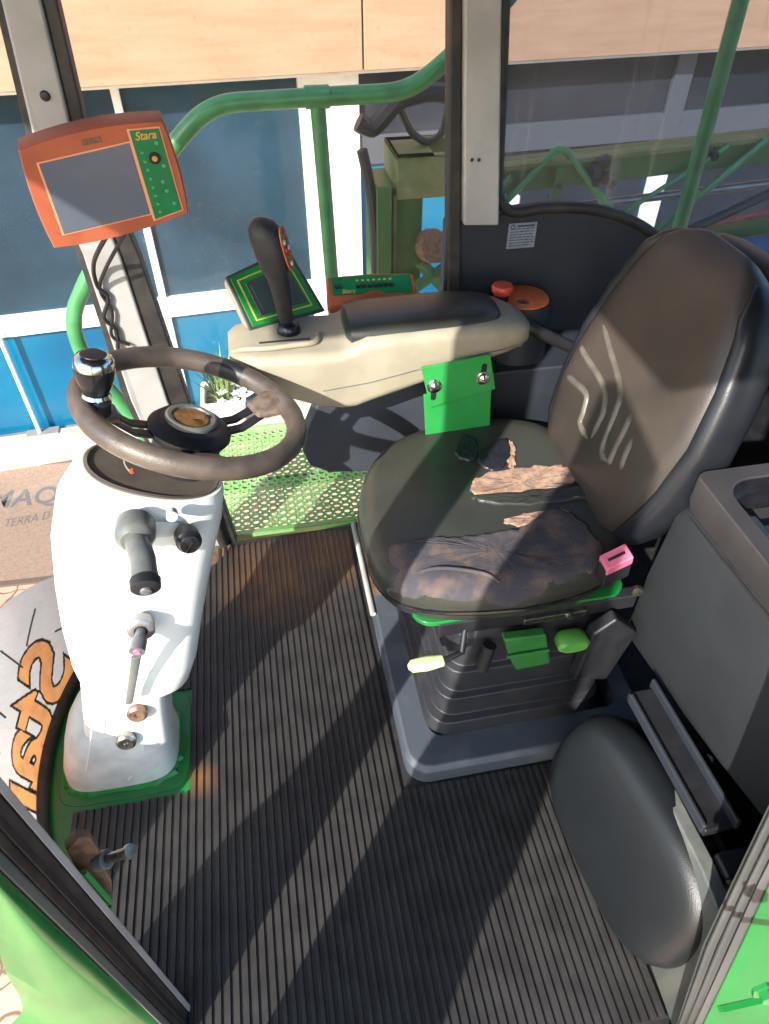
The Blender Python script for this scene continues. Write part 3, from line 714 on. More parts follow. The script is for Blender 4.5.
# ================================================================== FLOOR MAT
mt = MB(); pitch = .0163
def mat_spans(x):
    """y ranges the mat covers at this x"""
    lo = .172
    hi = 1.458+.06*(x+.277) if x > -.22 else 1.40
    arcs = [.10+.01*k for k in range(140) if wx(.10+.01*k)+.045 < x]
    if not arcs: return []
    lo = max(lo, min(arcs)); hi = min(hi, max(arcs))
    sp = [(lo, hi)]
    if x < -.285: sp = [(lo, .735), (1.0, hi)]
    if x > .165: sp = [(lo, .655)]
    elif x > .10: sp = [(lo, hi-(x-.10)*.3)]
    return [(a, c) for a, c in sp if c-a > .03]
x = -.545
while x < .535:
    for (a, c) in mat_spans(x):
        h0, h1 = .004, .0085; w = pitch
        pr = [(-w*.5, h0), (-w*.30, h0), (-w*.22, h1), (w*.22, h1), (w*.30, h0), (w*.5, h0), (w*.5, .0005), (-w*.5, .0005)]
        jit = random.uniform(-.001, .001)
        mt.loft([[(x+q, a+jit, z) for q, z in pr], [(x+q, c+jit, z) for q, z in pr]])
    x += pitch
tag(mt.build('rubber_mat', 'mat', angle=20), 'black ribbed rubber floor mat with brown mud stains covering the cab floor', 'mat')

# ================================================================== STEERING COLUMN
sc = thing('steering_column', 'white moulded steering column standing on the green floor plate', 'steering column', (-.44, .87, 0))
def loop(cx, cyy, z, a, b_, e, tilt=0, n=44):
    return [(px, py, z-tilt*(px-cx)) for px, py in sell(cx, cyy, a, b_, e, n)]
WN = Vector((math.sin(R(20)), math.sin(R(5)), 1)).normalized()
# foot moulding
b = MB(); b.loft([loop(-.440, .868, .004, .122, .098, 4), loop(-.438, .868, .05, .119, .096, 3.8), loop(-.425, .87, .125, .108, .09, 3.4), loop(-.415, .875, .165, .094, .082, 3.2), loop(-.405, .88, .175, .085, .075, 3)])
b.build('foot_cover', 'white_boot', sc)
# neck above the foot
b = MB(); b.loft([loop(-.405, .872, .11, .091, .080, 5), loop(-.388, .878, .20, .084, .076, 5), loop(-.362, .893, .34, .080, .072, 4.5)])
b.build('neck', 'white_shell', sc)
# upper shell
sh = [(.255, -.356, .893, .086, .074, 3.0), (.275, -.350, .898, .106, .088, 2.9), (.32, -.343, .915, .119, .099, 2.8), (.385, -.333, .945, .128, .107, 2.8), (.46, -.317, .980, .136, .112, 2.8),
      (.54, -.296, 1.008, .141, .111, 2.7), (.60, -.272, 1.028, .140, .105, 2.5), (.64, -.250, 1.040, .128, .092, 2.3), (.655, -.240, 1.043, .118, .082, 2.2)]
b = MB(); b.loft([loop(cx, c2, z, a, b_, e, .10+.28*(z-.2)/.45) for z, cx, c2, a, b_, e in sh], cap=True)
shell = b.build('shell', 'white_shell', sc)
tp = loop(-.240, 1.043, .656, .112, .077, 2.2, .38)
b = MB(); b.loft([tp, [(p[0], p[1], p[2]+.004) for p in tp], [(-.240+(p[0]+.240)*.94, 1.043+(p[1]-1.043)*.93, p[2]+.005) for p in tp], [(-.240+(p[0]+.240)*.92, 1.043+(p[1]-1.043)*.90, p[2]-.001) for p in tp]])
b.build('top_plate', 'dusty', sc)
WC = Vector((-.147, 1.063, .77))
# steering shaft housing
base = WC-WN*.118
b = MB(); b.lathe([(.0, 0), (.062, 0), (.066, .012), (.062, .024), (.058, .06), (.05, .085), (0, .085)], base, WN, 32); b.build('shaft_cover', 'black', sc)
b = MB(); pts = [Vector((-.300, 1.06, .684))+Vector((.004*math.sin(k*.9), .012*math.sin(k*.7), .003*k*(7-k)/4)) +Vector((.0045*k, -.006*k, 0)) for k in range(8)]
b.tube(spline(pts, 4), .0018, 6); b.build('wire', 'piping', sc)
b = MB(); b.lathe([(0, 0), (.005, .002), (.004, .008), (0, .009)], pts[-1], (0, 0, 1), 8); b.build('wire_tip', 'red', sc)
# helper: point on the near face of the column seen at a pixel
def front(px, py, y): return at(px, py, y=y)
# main multi-function lever
k0 = front(135, 535, .895); k1 = front(143, 560, .83); k2 = front(146, 590, .775)
ax = (k2-k0).normalized()
b = MB(); b.lathe([(0, -.03), (.034, -.03), (.034, .004), (.030, .012), (.022, .02), (0, .02)], k0, (.05, -1, .12), 24); b.build('lever_boot', 'trim_grey', sc)
b = MB(); b.tube([k0+(k1-k0)*t for t in (0, .5, 1)]+[k1+(k2-k1)*t for t in (.3, .62)], [.019, .021, .021, .021, .022], 16); lvg = b.build('lever_grip', 'trim_grey', sc)
b = MB(); d = (k2-k1); b.tube([k1+d*.62, k1+d*.68, k1+d*.95, k1+d*1.02], [.0225, .025, .024, .018], 18); b.build('lever_cap', 'black', lvg)
b = MB(); b.lathe([(0, 0), (.010, 0), (.009, .005), (0, .007)], k1+d*1.0, d, 14); b.build('lever_button', 'grey_pipe', lvg)
kb = front(178, 534, .925)
b = MB(); b.loft([[(k0+(kb-k0)*t+Vector((0, .012, 0))+Vector((a*.3, 0, c))) for a, c in sell(0, 0, .02*(1-.2*t), .024*(1-.3*t), 2.4, 14)] for t in (0, .35, .7, 1)]); b.build('lever_bridge', 'white_boot', sc)
# rotary switch
b = MB(); kk = front(189, 542, .90); b.lathe([(0, -.03), (.022, -.03), (.023, 0), (.019, .004), (.017, .012), (.0, .013)], kk, (.25, -1, .25), 22); rsw = b.build('rotary_switch', 'black', sc, bevel=.001)
b = MB(); b.box(kk+Vector((.003, -.015, .004)), (.006, .012, .028), Matrix.Rotation(R(30), 3, 'Y')); b.build('switch_bar', 'black_gloss', rsw, bevel=.0015)
b = MB(); kk = front(172, 517, .915); b.lathe([(0, -.02), (.010, -.02), (.010, 0), (.006, .003), (0, .003)], kk, (.1, -1, .3), 18); b.build('warning_button', 'white_boot', sc)
# lock lever in the lower shell
q0 = front(141, 630, .835); 
b = MB(); b.lathe([(0, -.02), (.024, -.02), (.025, 0), (.020, .004), (.012, .004), (.012, -.006), (0, -.006)], q0, (.08, -1, .2), 26); b.build('lever_collar', 'grey_pipe', sc)
q1 = front(137, 652, .79)
b = MB(); b.tube([q0, q0+(q1-q0)*.45, q0+(q1-q0)*.46, q1], [.009, .010, .0145, .0145], 16); lbr = b.build('lever_barrel', 'grey_pipe', sc)
b = MB(); b.lathe([(0, 0), (.007, 0), (.006, .002), (.003, .002), (0, .001)], q1, (q1-q0), 14); b.build('lock_core', 'pink', lbr)
q2 = front(129, 703, .785)
b = MB(); u = (q2-q1); b.loft([[q1+u*t+Vector((a, c*.5, 0)) for a, c in sell(0, 0, .0095*(1-.25*t), .008, 3, 12)] for t in (.08, .5, .9, 1)]); b.build('lever_blade', 'trim_grey', lbr, bevel=.001)
for (px, py, y, m) in ((137, 715, .795, 'bronze'), (126, 743, .782, 'steel')):
    b = MB(); b.lathe([(0, -.02), (.019, -.02), (.020, 0), (.015, .004), (.006, .003), (.004, -.002), (0, -.002)], front(px, py, y), (0, -1, .25), 20); b.build('screw_cap', m, sc)
b = MB()
def seam(p0, p1, p2, rr=.0012):
    MB().tube(spline([p0, p1, p2], 6), rr, 5).build('moulding_seam', 'crack', sc)
seam(front(144, 746, .785), front(138, 768, .778), front(128, 780, .77)); seam(front(92, 722, .785), front(90, 745, .776), front(86, 770, .768))
b = MB(); L = [loop(-.435, .875, 0.0005, .142, .128, 6), loop(-.435, .875, .0035, .141, .127, 6)]
b.loft(L); tag(b.build('floor_plate', 'green', bevel=.001), 'green painted plate with ragged edge under the white steering column', 'plate')
b = MB(); lp = []
for k in range(60):
    a = 2*math.pi*k/60; c, s_ = math.cos(a), math.sin(a); e = 2/4
    px_ = math.copysign(abs(c)**e, c); py2 = math.copysign(abs(s_)**e, s_); r_ = 1+random.uniform(0, .09)
    lp.append((-.44+.124*px_*r_, .868+.100*py2*r_, .004))
b.loft([lp, [(-.44+(p[0]+.44)*.96, .868+(p[1]-.868)*.96, .012) for p in lp]]); b.build('sealant_bead', 'green_bright', sc)

# ================================================================== STEERING WHEEL
sw_ = thing('steering_wheel', 'dark brown-grey steering wheel with three spokes on the white column', 'steering wheel', WC)
U = Vector((WN.z, 0, -WN.x)).normalized(); V = WN.cross(U)
def wp(a, r, h=0): return WC+(U*math.cos(a)+V*math.sin(a))*r+WN*h
RM = .189
b = MB(); L = []
for k in range(96):
    a = 2*math.pi*k/96; L.append([wp(a, RM-.002+.0185*math.cos(t), .0205*math.sin(t)) for t in [2*math.pi*q/16 for q in range(16)]])
b.loft(L, ring=True); b.build('rim', 'wheel', sw_)
def ang(px, py):
    v = ray(px, py); o = Vector((0, 0, CAMH)); t = WN.dot(WC-o)/WN.dot(v); p = o+v*t-WC; return math.atan2(p.dot(V), p.dot(U))
hubd = -.05
for (px, py, lo) in ((262, 402, 1), (105, 405, 1), (215, 470, 1)):
    a = ang(px, py); T = Vector(-U*math.sin(a)+V*math.cos(a)); Rr = U*math.cos(a)+V*math.sin(a)
    spk = MB()
    for s in (-1, 1):
        L = []
        for r_, h, w0, w1 in ((.045, hubd, .005, .027), (.10, hubd+.006, .005, .025), (.150, -.014, .005, .022), (.180, -.004, .004, .020)):
            c = WC+Rr*r_+WN*h
            L.append([c+T*s*w0+WN*-.003, c+T*s*w1+WN*-.003, c+T*s*w1+WN*.003, c+T*s*w0+WN*.003])
        spk.loft(L)
    spk.build("spoke", 'black', sw_, bevel=.0015)
    g_ = MB(); L = []
    for r_, h, w, th in ((.128, -.016, .024, .006), (.145, -.012, .030, .011), (.172, -.002, .036, .014), (.188, 0, .042, .012)):
        c = WC+Rr*r_+WN*h; L.append([c+T*w*x_+WN*th*z_ for x_, z_ in sell(0, 0, 1, 1, 3, 18)])
    g_.loft(L); g_.build('spoke_pad', 'wheel_worn', sw_)
b = MB(); b.lathe([(0, -.066), (.045, -.066), (.068, -.06), (.075, -.049), (.074, -.041), (.062, -.030), (.050, -.026), (0, -.026)], WC, WN, 40); hub_ = b.build('hub', 'black', sw_)
b = MB(); b.lathe([(.030, -.026), (.046, -.026), (.046, -.020), (.042, -.017), (.036, -.018), (.034, -.023), (.0, -.023)], WC, WN, 36); b.build('hub_ring', 'trim_grey', hub_)
b = MB(); b.lathe([(0, -.024), (.031, -.024), (.030, -.020), (0, -.019)], WC, WN, 30); b.build('hub_badge', 'brass', hub_)
b = MB(); b.prism([(-.022, -.006), (.022, -.006), (.022, .006), (-.022, .006)], WC-WN*.0192, (cy_, -sy_, 0), V, WN, .0008); b.build('badge_bar', 'bronze', hub_)
a = ang(232, 373)
b = MB(); L = []
for k in range(9):
    t = a-.13+.26*k/8; L.append([wp(t, RM-.002+.0192*math.cos(q), .0212*math.sin(q)) for q in [2*math.pi*j/14 for j in range(14)]])
b.loft(L); b.build('rim_sleeve', 'black', sw_)
# spinner knob
_v = ray(97, 401); kc = Vector((0, 0, CAMH))+_v*(WN.dot(WC+WN*.014-Vector((0, 0, CAMH)))/WN.dot(_v))
sn = [('spinner_knob', 'black_gloss', [(0, .013), (.016, .013), (.020, .022), (.0255, .040), (.027, .052), (.0265, .058), (0, .058)]),
      ('knob_clamp', 'black', [(0, -.028), (.018, -.028), (.019, .0), (.012, .008), (0, .008)]),
      ('knob_collar', 'chrome', [(0, .006), (.018, .006), (.020, .010), (.018, .015), (0, .015)]),
      ('knob_cap', 'chrome', [(.0, .057), (.0268, .057), (.026, .064), (.0225, .072), (.017, .075), (.016, .0735), (0, .0735)]),
      ('knob_disc', 'black', [(0, .073), (.0165, .073), (.0155, .0755), (0, .0765)])]
for nm, m, prof in sn:
    b = MB(); b.lathe([(r_*1.18, z_*1.12) for r_, z_ in prof], kc, (WN*.6+Vector((0, 0, .4))), 28)
    if nm == 'spinner_knob': knob = b.build(nm, m, sw_)
    else: b.build(nm, m, knob)

# ================================================================== MONITOR
mo = thing('rate_monitor', 'orange framed monitor with big grey screen hanging on the front pillar', 'monitor', at(104, 185, y=1.3))
mc = at(104, 184, y=1.30)
TLm, TRm, BRm, BLm = at(18, 150, y=1.27), at(163, 121, y=1.30), at(189, 213, y=1.32), at(54, 249, y=1.29)
mu = ((TRm-TLm)+(BRm-BLm)).normalized(); mn = mu.cross(((TLm-BLm)+(TRm-BRm)).normalized()).normalized()
if mn.y > 0: mn = -mn
def mq(s, t, d=0):   # s 0..1 left-right, t 0..1 top-bottom on the face
    p = (TLm*(1-s)+TRm*s)*(1-t)+(BLm*(1-s)+BRm*s)*t
    bow = .010*(4*s*(1-s)) ; side = .006*(4*t*(1-t))
    vv = (TLm-BLm).normalized()
    p = p+vv*bow*(1-2*t)+mu*side*(2*s-1)
    return p+mn*d
def mloop(i0, d, k=10):
    out = []; a, c = i0, 1-i0
    for q in range(k): out.append(mq(a+(c-a)*q/k, a, d))
    for q in range(k): out.append(mq(c, a+(c-a)*q/k, d))
    for q in range(k): out.append(mq(c-(c-a)*q/k, c, d))
    for q in range(k): out.append(mq(a, c-(c-a)*q/k, d))
    return out
b = MB(); b.loft([mloop(.06, -.06), mloop(.0, -.045), mloop(.0, -.006), mloop(.012, .0)]); b.build('housing', 'orange', mo)
def mpanel(nm, s0, s1, t0, t1, d, m, th=.003, sl=0):
    A = [mq(s0, t0, d), mq(s1, t0, d), mq(s1, t1, d), mq(s0, t1, d)]
    B = [p+mn*th for p in A]; b = MB(); b.add(A+B, [(3, 2, 1, 0), (4, 5, 6, 7), (0, 1, 5, 4), (1, 2, 6, 5), (2, 3, 7, 6), (3, 0, 4, 7)])
    return b.build(nm, m, mo, bevel=.0012)
mpanel('screen_bezel', .095, .735, .155, .875, -.002, 'orange_pale', .0028)
mpanel('screen', .11, .725, .17, .86, -.002, 'screen', .0035)
mpanel('keypad_edge', .735, .965, .05, .945, -.003, 'orange_pale', .0045)
kpd = mpanel('keypad', .75, .95, .065, .925, -.003, 'keypad', .006)
b = MB()
for k in range(8):
    MB().lathe([(0, 0), (.0028, 0), (.0024, .0012), (0, .0014)], mq(.785+.01*k/7, .27+.085*k, .003), mn, 8).build('soft_key', 'keypad_dot', kpd)
for (s, t) in ((.90, .20), (.865, .58), (.875, .68), (.91, .83), (.83, .33), (.90, .43)):
    MB().lathe([(0, 0), (.0036, 0), (.003, .0014), (0, .0016)], mq(s, t, .003), mn, 10).build('function_key', 'keypad_dot', kpd)
b = MB(); b.lathe([(0, 0), (.010, 0), (.0095, .002), (0, .0024)], mq(.855, .34, .003), mn, 18); b.build('cursor_key', 'black', kpd)
b = MB(); b.lathe([(0, .002), (.0048, .002), (.0042, .004), (0, .0044)], mq(.855, .34, .003), mn, 14); b.build('enter_key', 'logo', kpd)
u_ = (mq(.94, .14)-mq(.765, .14)).normalized()
text_on('logo', 'Stara', mq(.772, .155, .003), u_, mn.cross(u_), 'logo', kpd, .0135, .034, shear=.25, bold=.02)
mpanel('maker_plate', .42, .55, .075, .125, -.002, 'rust', .0035)
# arm from the pillar to the monitor's back, cables
pb = at(80, 200, y=FY-.03); mb_ = mq(.5, .55, -.05)
b = MB(); b.tube([mb_, (mb_+pb)/2, pb], .016, 12); b.box(pb, (.06, .03, .09)); b.build('mounting_arm', 'black', mo, bevel=.003)
b = MB(); b.tube([mq(.36, .97, -.02), mq(.60, .97, -.02)], .009, 10); b.build('connector', 'black', mo)
b = MB()
pc_ = [mq(.40, .98, -.02), at(94, 262, y=1.44), at(97, 285, y=FY-.035), at(108, 298, y=FY-.03), at(104, 318, y=FY-.03), at(116, 330, y=FY-.03), at(118, 350, y=FY-.03)]
b.tube(spline(pc_, 8), .0045, 8); b.build('cable', 'cable', mo)
b = MB(); b.tube(spline([mq(.55, .98, -.02), at(106, 268, y=1.43), at(100, 290, y=FY-.03), at(112, 312, y=FY-.03), at(112, 336, y=FY-.03), at(130, 345, y=FY-.03)], 8), .0038, 8); b.build('cable', 'cable', mo)

# ================================================================== ARMREST CONSOLE
ar = thing('armrest_console', 'beige control armrest with long black pad along the far side', 'armrest', (.2, 1.33, .62))
Y0, Y1 = 1.24, 1.425
secs = [(-.085, .712, .734, 1.30, 1.40), (-.068, .698, .742, 1.262, 1.42), (-.03, .676, .746, 1.244, 1.428), (.03, .640, .746, 1.24, 1.43), (.09, .613, .743, 1.24, 1.43), (.14, .602, .742, 1.24, 1.43), (.17, .602, .752, 1.24, 1.43),
        (.20, .612, .766, 1.24, 1.43), (.27, .632, .769, 1.24, 1.43), (.36, .658, .769, 1.24, 1.43), (.44, .682, .768, 1.24, 1.43), (.505, .698, .764, 1.244, 1.41), (.540, .704, .758, 1.256, 1.375), (.555, .709, .752, 1.266, 1.36), (.563, .717, .745, 1.285, 1.345)]
b = MB(); L = []
for x, z0, z1, y0, y1 in secs:
    r_ = min(.022, (z1-z0)*.45)
    L.append([(x, y, z) for y, z in rrect(y0, y1, z0, z1, r_, 5)])
b.loft(L); b.build('shell', 'beige', ar)
b = MB(); b.tube([(x, Y0-.0004, z0+(z1-z0)*f) for x, z0, z1, f in ((.10, .617, .757, .30), (.2, .612, .768, .36), (.36, .658, .77, .36), (.46, .682, .768, .36), (.53, .698, .764, .36))], .0014, 6); b.build('shell_seam', 'trim_grey', ar)
# padded top
b = MB(); L = []
for x, w0, w1, h in ((.160, 1.285, 1.385, .004), (.168, 1.265, 1.405, .018), (.21, 1.258, 1.412, .024), (.29, 1.256, 1.414, .026), (.39, 1.26, 1.41, .026), (.455, 1.27, 1.40, .024), (.487, 1.285, 1.39, .016), (.498, 1.30, 1.375, .004)):
    L.append([(x, y, z) for y, z in sell((w0+w1)/2, .760, (w1-w0)/2, .010+h*.85, 2.6, 24)])
b.loft(L); b.build('arm_pad', 'vinyl', ar)
b = MB(); b.tube(spline([(-.075, 1.30, .738), (-.05, 1.285, .749), (.0, 1.275, .752), (.05, 1.278, .752), (.095, 1.29, .748), (.105, 1.33, .743)], 5), .006, 10); b.build('nose_lip', 'beige', ar)
b = MB(); b.tube([(-.02, 1.31, .745), (.085, 1.31, .745)], .0035, 8); b.build('lever_slot', 'black', ar)
# dark lower panel of the console
def cy2(px, py): return at(px, py, y=1.37)
pl = [cy2(306, 432), cy2(303, 452), cy2(310, 466), cy2(330, 473), cy2(462, 468), cy2(462, 354), cy2(400, 372), cy2(345, 380), cy2(320, 398)]
b = MB(); b.prism([(p.x, p.z) for p in pl], (0, 1.37, 0), (1, 0, 0), (0, 0, 1), (0, 1, 0), .05); b.build('lower_panel', 'panel_low', ar, bevel=.006)
# joystick
js = thing('joystick', 'dark joystick with a button plate rising from the beige armrest nose', 'joystick', (.05, 1.33, .79))
j0 = Vector((.045, 1.35, .750))
jt = [j0, j0+Vector((-.004, .002, .03)), at(280, 287, y=1.335), at(272, 258, y=1.335)]
b = MB(); b.lathe([(0, -.012), (.024, -.012), (.026, .0), (.021, .012), (.012, .020), (0, .021)], j0, (0, 0, 1), 22); b.build('ball_boot', 'black_gloss', js)
b = MB(); b.tube(spline(jt, 4), [.011+.010*min(1, k/9) for k in range(13)], 16); b.build('shaft', 'rubber_dark', js)
hc = at(270, 250, y=1.335); ha = (at(262, 226, y=1.335)-at(276, 272, y=1.335)).normalized()
hn = Vector((.80, -.30, .25)); hn = (hn-ha*hn.dot(ha)).normalized(); hs = ha.cross(hn)
b = MB(); L = []
for t, r1, r2, o in ((-.060, .012, .014, 0), (-.052, .022, .022, 0), (-.028, .030, .027, .002), (0, .033, .029, .003), (.030, .032, .028, .001), (.050, .025, .023, -.003), (.061, .010, .010, -.005)):
    c = hc+ha*t+hn*o; L.append([c+hn*a+hs*d for a, d in sell(0, 0, r1, r2, 2.5, 22)])
b.loft(L); b.build('head', 'rubber_dark', js)
b = MB(); fl_ = [hc+hn*.032+ha*c+hs*a for a, c in sell(0, 0, .019, .043, 2.4, 24)]
b.loft([fl_, [p+hn*.003 for p in fl_]]); plate_ = b.build('button_plate', 'orange', js)
bb = ['green', 'red', 'white_boot']
for k, (a, c) in enumerate(((-.008, .03), (.007, .03), (-.008, .015), (.008, .014), (-.009, 0), (.007, -.001), (-.007, -.015), (.008, -.016), (0, -.030))):
    MB().lathe([(0, 0), (.005, 0), (.0045, .003), (0, .0035)], hc+hn*.035+ha*c+hs*a, hn, 10).build('button', bb[k % 3], plate_)

# terminal behind the joystick
tm = thing('control_terminal', 'beige backed display with green bordered dark screen behind the joystick', 'display', at(277, 295, y=1.4))
q_bl, q_br = at(250, 331, y=1.365), at(326, 311, y=1.43)
q_tl, q_tr = at(225, 277, y=1.42), at(288, 247, y=1.485)
tu = (q_br-q_bl).normalized(); tn = (q_br-q_bl).cross(q_tl-q_bl).normalized()
if tn.y > 0: tn = -tn
def tq(s, t, d=0): return (q_tl*(1-s)+q_tr*s)*(1-t)+(q_bl*(1-s)+q_br*s)*t+tn*d
def tbox(nm, s0, s1, t0, t1, d0, d1, m, bev=.003):
    A = [tq(s0, t0, d0), tq(s1, t0, d0), tq(s1, t1, d0), tq(s0, t1, d0)]; B = [tq(s0, t0, d1), tq(s1, t0, d1), tq(s1, t1, d1), tq(s0, t1, d1)]
    b = MB(); b.add(A+B, [(3, 2, 1, 0), (4, 5, 6, 7), (0, 1, 5, 4), (1, 2, 6, 5), (2, 3, 7, 6), (3, 0, 4, 7)]); return b.build(nm, m, tm, bevel=bev)
tbox('back_shell', 0.01, .99, .01, .99, -.045, -.006, 'beige', .012)
tbox('front_frame', 0, 1, 0, 1, -.006, 0, 'term_frame', .006)
tbox('green_border', .05, .95, .05, .95, -.001, .002, 'term_green', .004)
tbox('gold_line', .12, .88, .13, .87, .0015, .0026, 'gold_line', .002)
tbox('inner_border', .14, .86, .155, .845, .002, .0032, 'term_green', .002)
tbox('screen_frame', .2, .82, .22, .80, .0025, .006, 'term_frame', .004)
tbox('screen', .25, .77, .28, .74, .005, .0068, 'screen_dark', .002)
b = MB(); sb = tq(.3, .97, -.03); b.tube([sb+Vector((0, .0, .01)), sb+Vector((.0, -.01, -.05))], .02, 10); b.build('stand', 'beige', tm)

# orange switch box
kx = thing('switch_box', 'orange switch box with green top and row of small switches on the armrest', 'switch box', at(373, 290, y=1.43))
s0 = at(329, 305, y=1.437); s1 = at(418, 300, y=1.437); ku = (s1-s0).normalized(); kw = (s1-s0).length
kn = Vector((0, -.66, .75)); kn = (kn-ku*kn.dot(ku)).normalized(); kv = kn.cross(ku)
hgt = .066
def kq(s, t, d=0): return s0+ku*(s*kw)+kv*(t*hgt)+kn*d
prof = [(-.0, .10), (.02, 0), (.5, -.02), (.98, 0), (1.0, .10), (.985, .95), (.94, 1.0), (.5, 1.04), (.06, 1.0), (.015, .95)]
b = MB(); b.loft([[kq(s, t, -.05) for s, t in prof], [kq(s, t, -.004) for s, t in prof], [kq(.5+(s-.5)*.985, .5+(t-.5)*.95, 0) for s, t in prof]]); b.build('case', 'orange', kx, bevel=.002)
b = MB(); gp_ = [(.06, .30), (.36, .30), (.5, .44), (.66, .30), (.95, .30), (.945, .93), (.5, .96), (.05, .92)]; b.loft([[kq(s, t, -.001) for s, t in gp_], [kq(s, t, .0015) for s, t in gp_]]); fpl = b.build('face_plate', 'keypad', kx)
b = MB()
for k in range(7):
    s = .34+.062*k; MB().box(kq(s, .58, .005), (.0085, .009, .008)).build('toggle_switch', 'black', fpl, bevel=.001)
b = MB(); b.box(kq(.12, .60, .004), (.014, .008, .007)); b.build('main_switch', 'black', fpl, bevel=.001)
b = MB()
for k in range(7): b.prism([(-.003, -.002), (.003, -.002), (.003, .002), (-.003, .002)], kq(.34+.062*k, .80, .0015), ku, kv, kn, .0004)
b.build('symbol_row', 'logo_gold', fpl)
text_on('logo', 'Stara', kq(.16, .36, .0016), ku, kv, 'logo_gold', fpl, .0105, .03, shear=.25, bold=.02)
b = MB(); b.tube([kq(.5, .5, -.05), kq(.5, .3, -.08)], .012, 10); b.build('stem', 'black', kx)

# emergency stop pod
es = thing('stop_switch_pod', 'round dark pod with orange lid and red mushroom button behind the armrest', 'switch', (.60, 1.43, .60))
ec = Vector((.592, 1.420, 0)); L = []
zt_ = at(512, 300, y=1.415).z
b = MB(); L = [[(x, y, z) for x, y in sell(ec.x, ec.y, .068*k, .068*k, 2.2, 32)] for z, k in ((.60, 1.05), (.63, 1.02), (zt_-.006, 1.0), (zt_, .97))]; b.loft(L); b.build('base', 'panel', es)
b = MB(); L = [[(x, y, z) for x, y in sell(ec.x, ec.y, .060*k, .060*k, 2.2, 32)] for z, k in ((zt_-.002, 1), (zt_+.003, 1), (zt_+.004, .96))]; b.loft(L); b.build('lid', 'orange_lid', es)
rb = at(501, 300, z=zt_+.003)
b = MB(); b.lathe([(0, 0), (.018, 0), (.017, .018), (0, .018)], rb, (0, 0, 1), 20); b.build('button_collar', 'black', es)
b = MB(); b.lathe([(0, .016), (.019, .016), (.024, .022), (.025, .032), (.022, .037), (.012, .0385), (0, .038)], rb, (0, 0, 1), 24); b.build('mushroom_button', 'red', es)
kh = at(523, 303, z=zt_+.004)
b = MB(); b.lathe([(0, 0), (.014, 0), (.013, .003), (.008, .003), (.007, .001), (0, .001)], kh, (0, 0, 1), 20); b.build('key_ring', 'rust', es)
b = MB(); b.lathe([(0, .001), (.0075, .001), (.007, .0022), (0, .0024)], kh, (0, 0, 1), 16); b.build('key_hole', 'black', es)
cb = MB(); cb.tube(spline([(.55, 1.36, .73), (.60, 1.335, .70), (.68, 1.335, .655), (.74, 1.32, .625), (.80, 1.30, .615)], 6), .014, 12)
tag(cb.build('corrugated_cable', 'cable'), 'thick black cable running from armrest end towards the seat back', 'cable')

# green bracket with two bolts
gb = thing('mounting_bracket', 'bright green sheet bracket with two bolts below the armrest', 'bracket', (.39, 1.22, .5))
def bq(px, py, y=1.222): return at(px, py, y=y)
up = [bq(421, 367), bq(490, 354), bq(495, 388), bq(430, 407)]
lo_ = [bq(424, 396), bq(492, 384), bq(490, 437), bq(426, 437)]
def slab(pts, th, nm, m, y):
    b = MB(); n = len(pts); A = [Vector((p.x, y, p.z)) for p in pts]; B = [p+Vector((0, th, 0)) for p in A]
    b.add(A+B, [tuple(range(n)), tuple(range(2*n-1, n-1, -1))]+[(k, (k+1) % n, n+(k+1) % n, n+k) for k in range(n)]); return b.build(nm, m, gb, bevel=.0015)
slab(up, .006, 'upper_plate', 'green_bright', 1.218); slab(lo_, .006, 'lower_plate', 'green_bright', 1.2245)
b = MB(); b.mm(.335, .46, 1.230, 1.30, .572, .584); b.build('fold', 'green_bright', gb)
for (px, py, sx, sy, dz) in ((434, 386, 436, 396, -.024), (483, 378, 482, 368, .024)):
    c = bq(px, py, 1.218); q = bq(sx, sy, 1.218)
    b = MB(); b.prism([(a, d) for a, d in rrect(-.006, .006, -.022, .022, .0058, 5)], c+Vector((0, 0, dz*.6)), (1, 0, 0), (0, 0, 1), (0, -1, 0), .0006); b.build('slot', 'black', gb)
    b = MB(); b.lathe([(0, 0), (.016, 0), (.016, .002), (.0125, .003), (.011, .008), (.005, .011), (0, .0115)], c, (0, -1, .05), 20); b.build('bolt', 'chrome', gb)

# ================================================================== SEAT
se = thing('driver_seat', 'worn black driver seat with torn cushion, facing the steering wheel', 'seat', (.45, 1.0, 0))
CX, CY = .402, 1.006
def cush(u, v):
    """u -1 front .. 1 rear, v -1 near .. 1 far -> top surface height over the cushion base"""
    z = .518+.012*u
    z += .016*(abs(v)**3)                          # raised thigh bolsters
    z -= .030*max(0, -u-.35)**2*2.2                # waterfall front
    z -= .010*math.exp(-((u-.35)/.4)**2-(v/.5)**2) # hollow
    return z
def crv(t, u, v, k):
    return t
def outline(t, k=1.0):
    c, s_ = math.cos(t), math.sin(t); e = 2/3.1
    x = math.copysign(abs(c)**e, c); y = math.copysign(abs(s_)**e, s_)
    wid = .262*(1-.10*max(0, -x)-.02*max(0, x))
    return x*k*.257, y*k*wid, x*k, y*k
b = MB(); NT = 64; L = []
for k, dz in ((.90, -.105), (.97, -.098), (1.0, -.080), (1.005, -.05), (1.0, -.028), (.975, -.012), (.93, -.003), (.85, 0), (.7, 0), (.5, 0), (.3, 0), (.1, 0)):
    row = []
    for q in range(NT):
        x, y, u, v = outline(2*math.pi*q/NT, k); z = cush(max(-1, min(1, u)), max(-1, min(1, v)))
        row.append((CX+x, CY+y, z+dz))
    L.append(row)
b.loft(L); b.build('seat_cushion', 'vinyl', se)
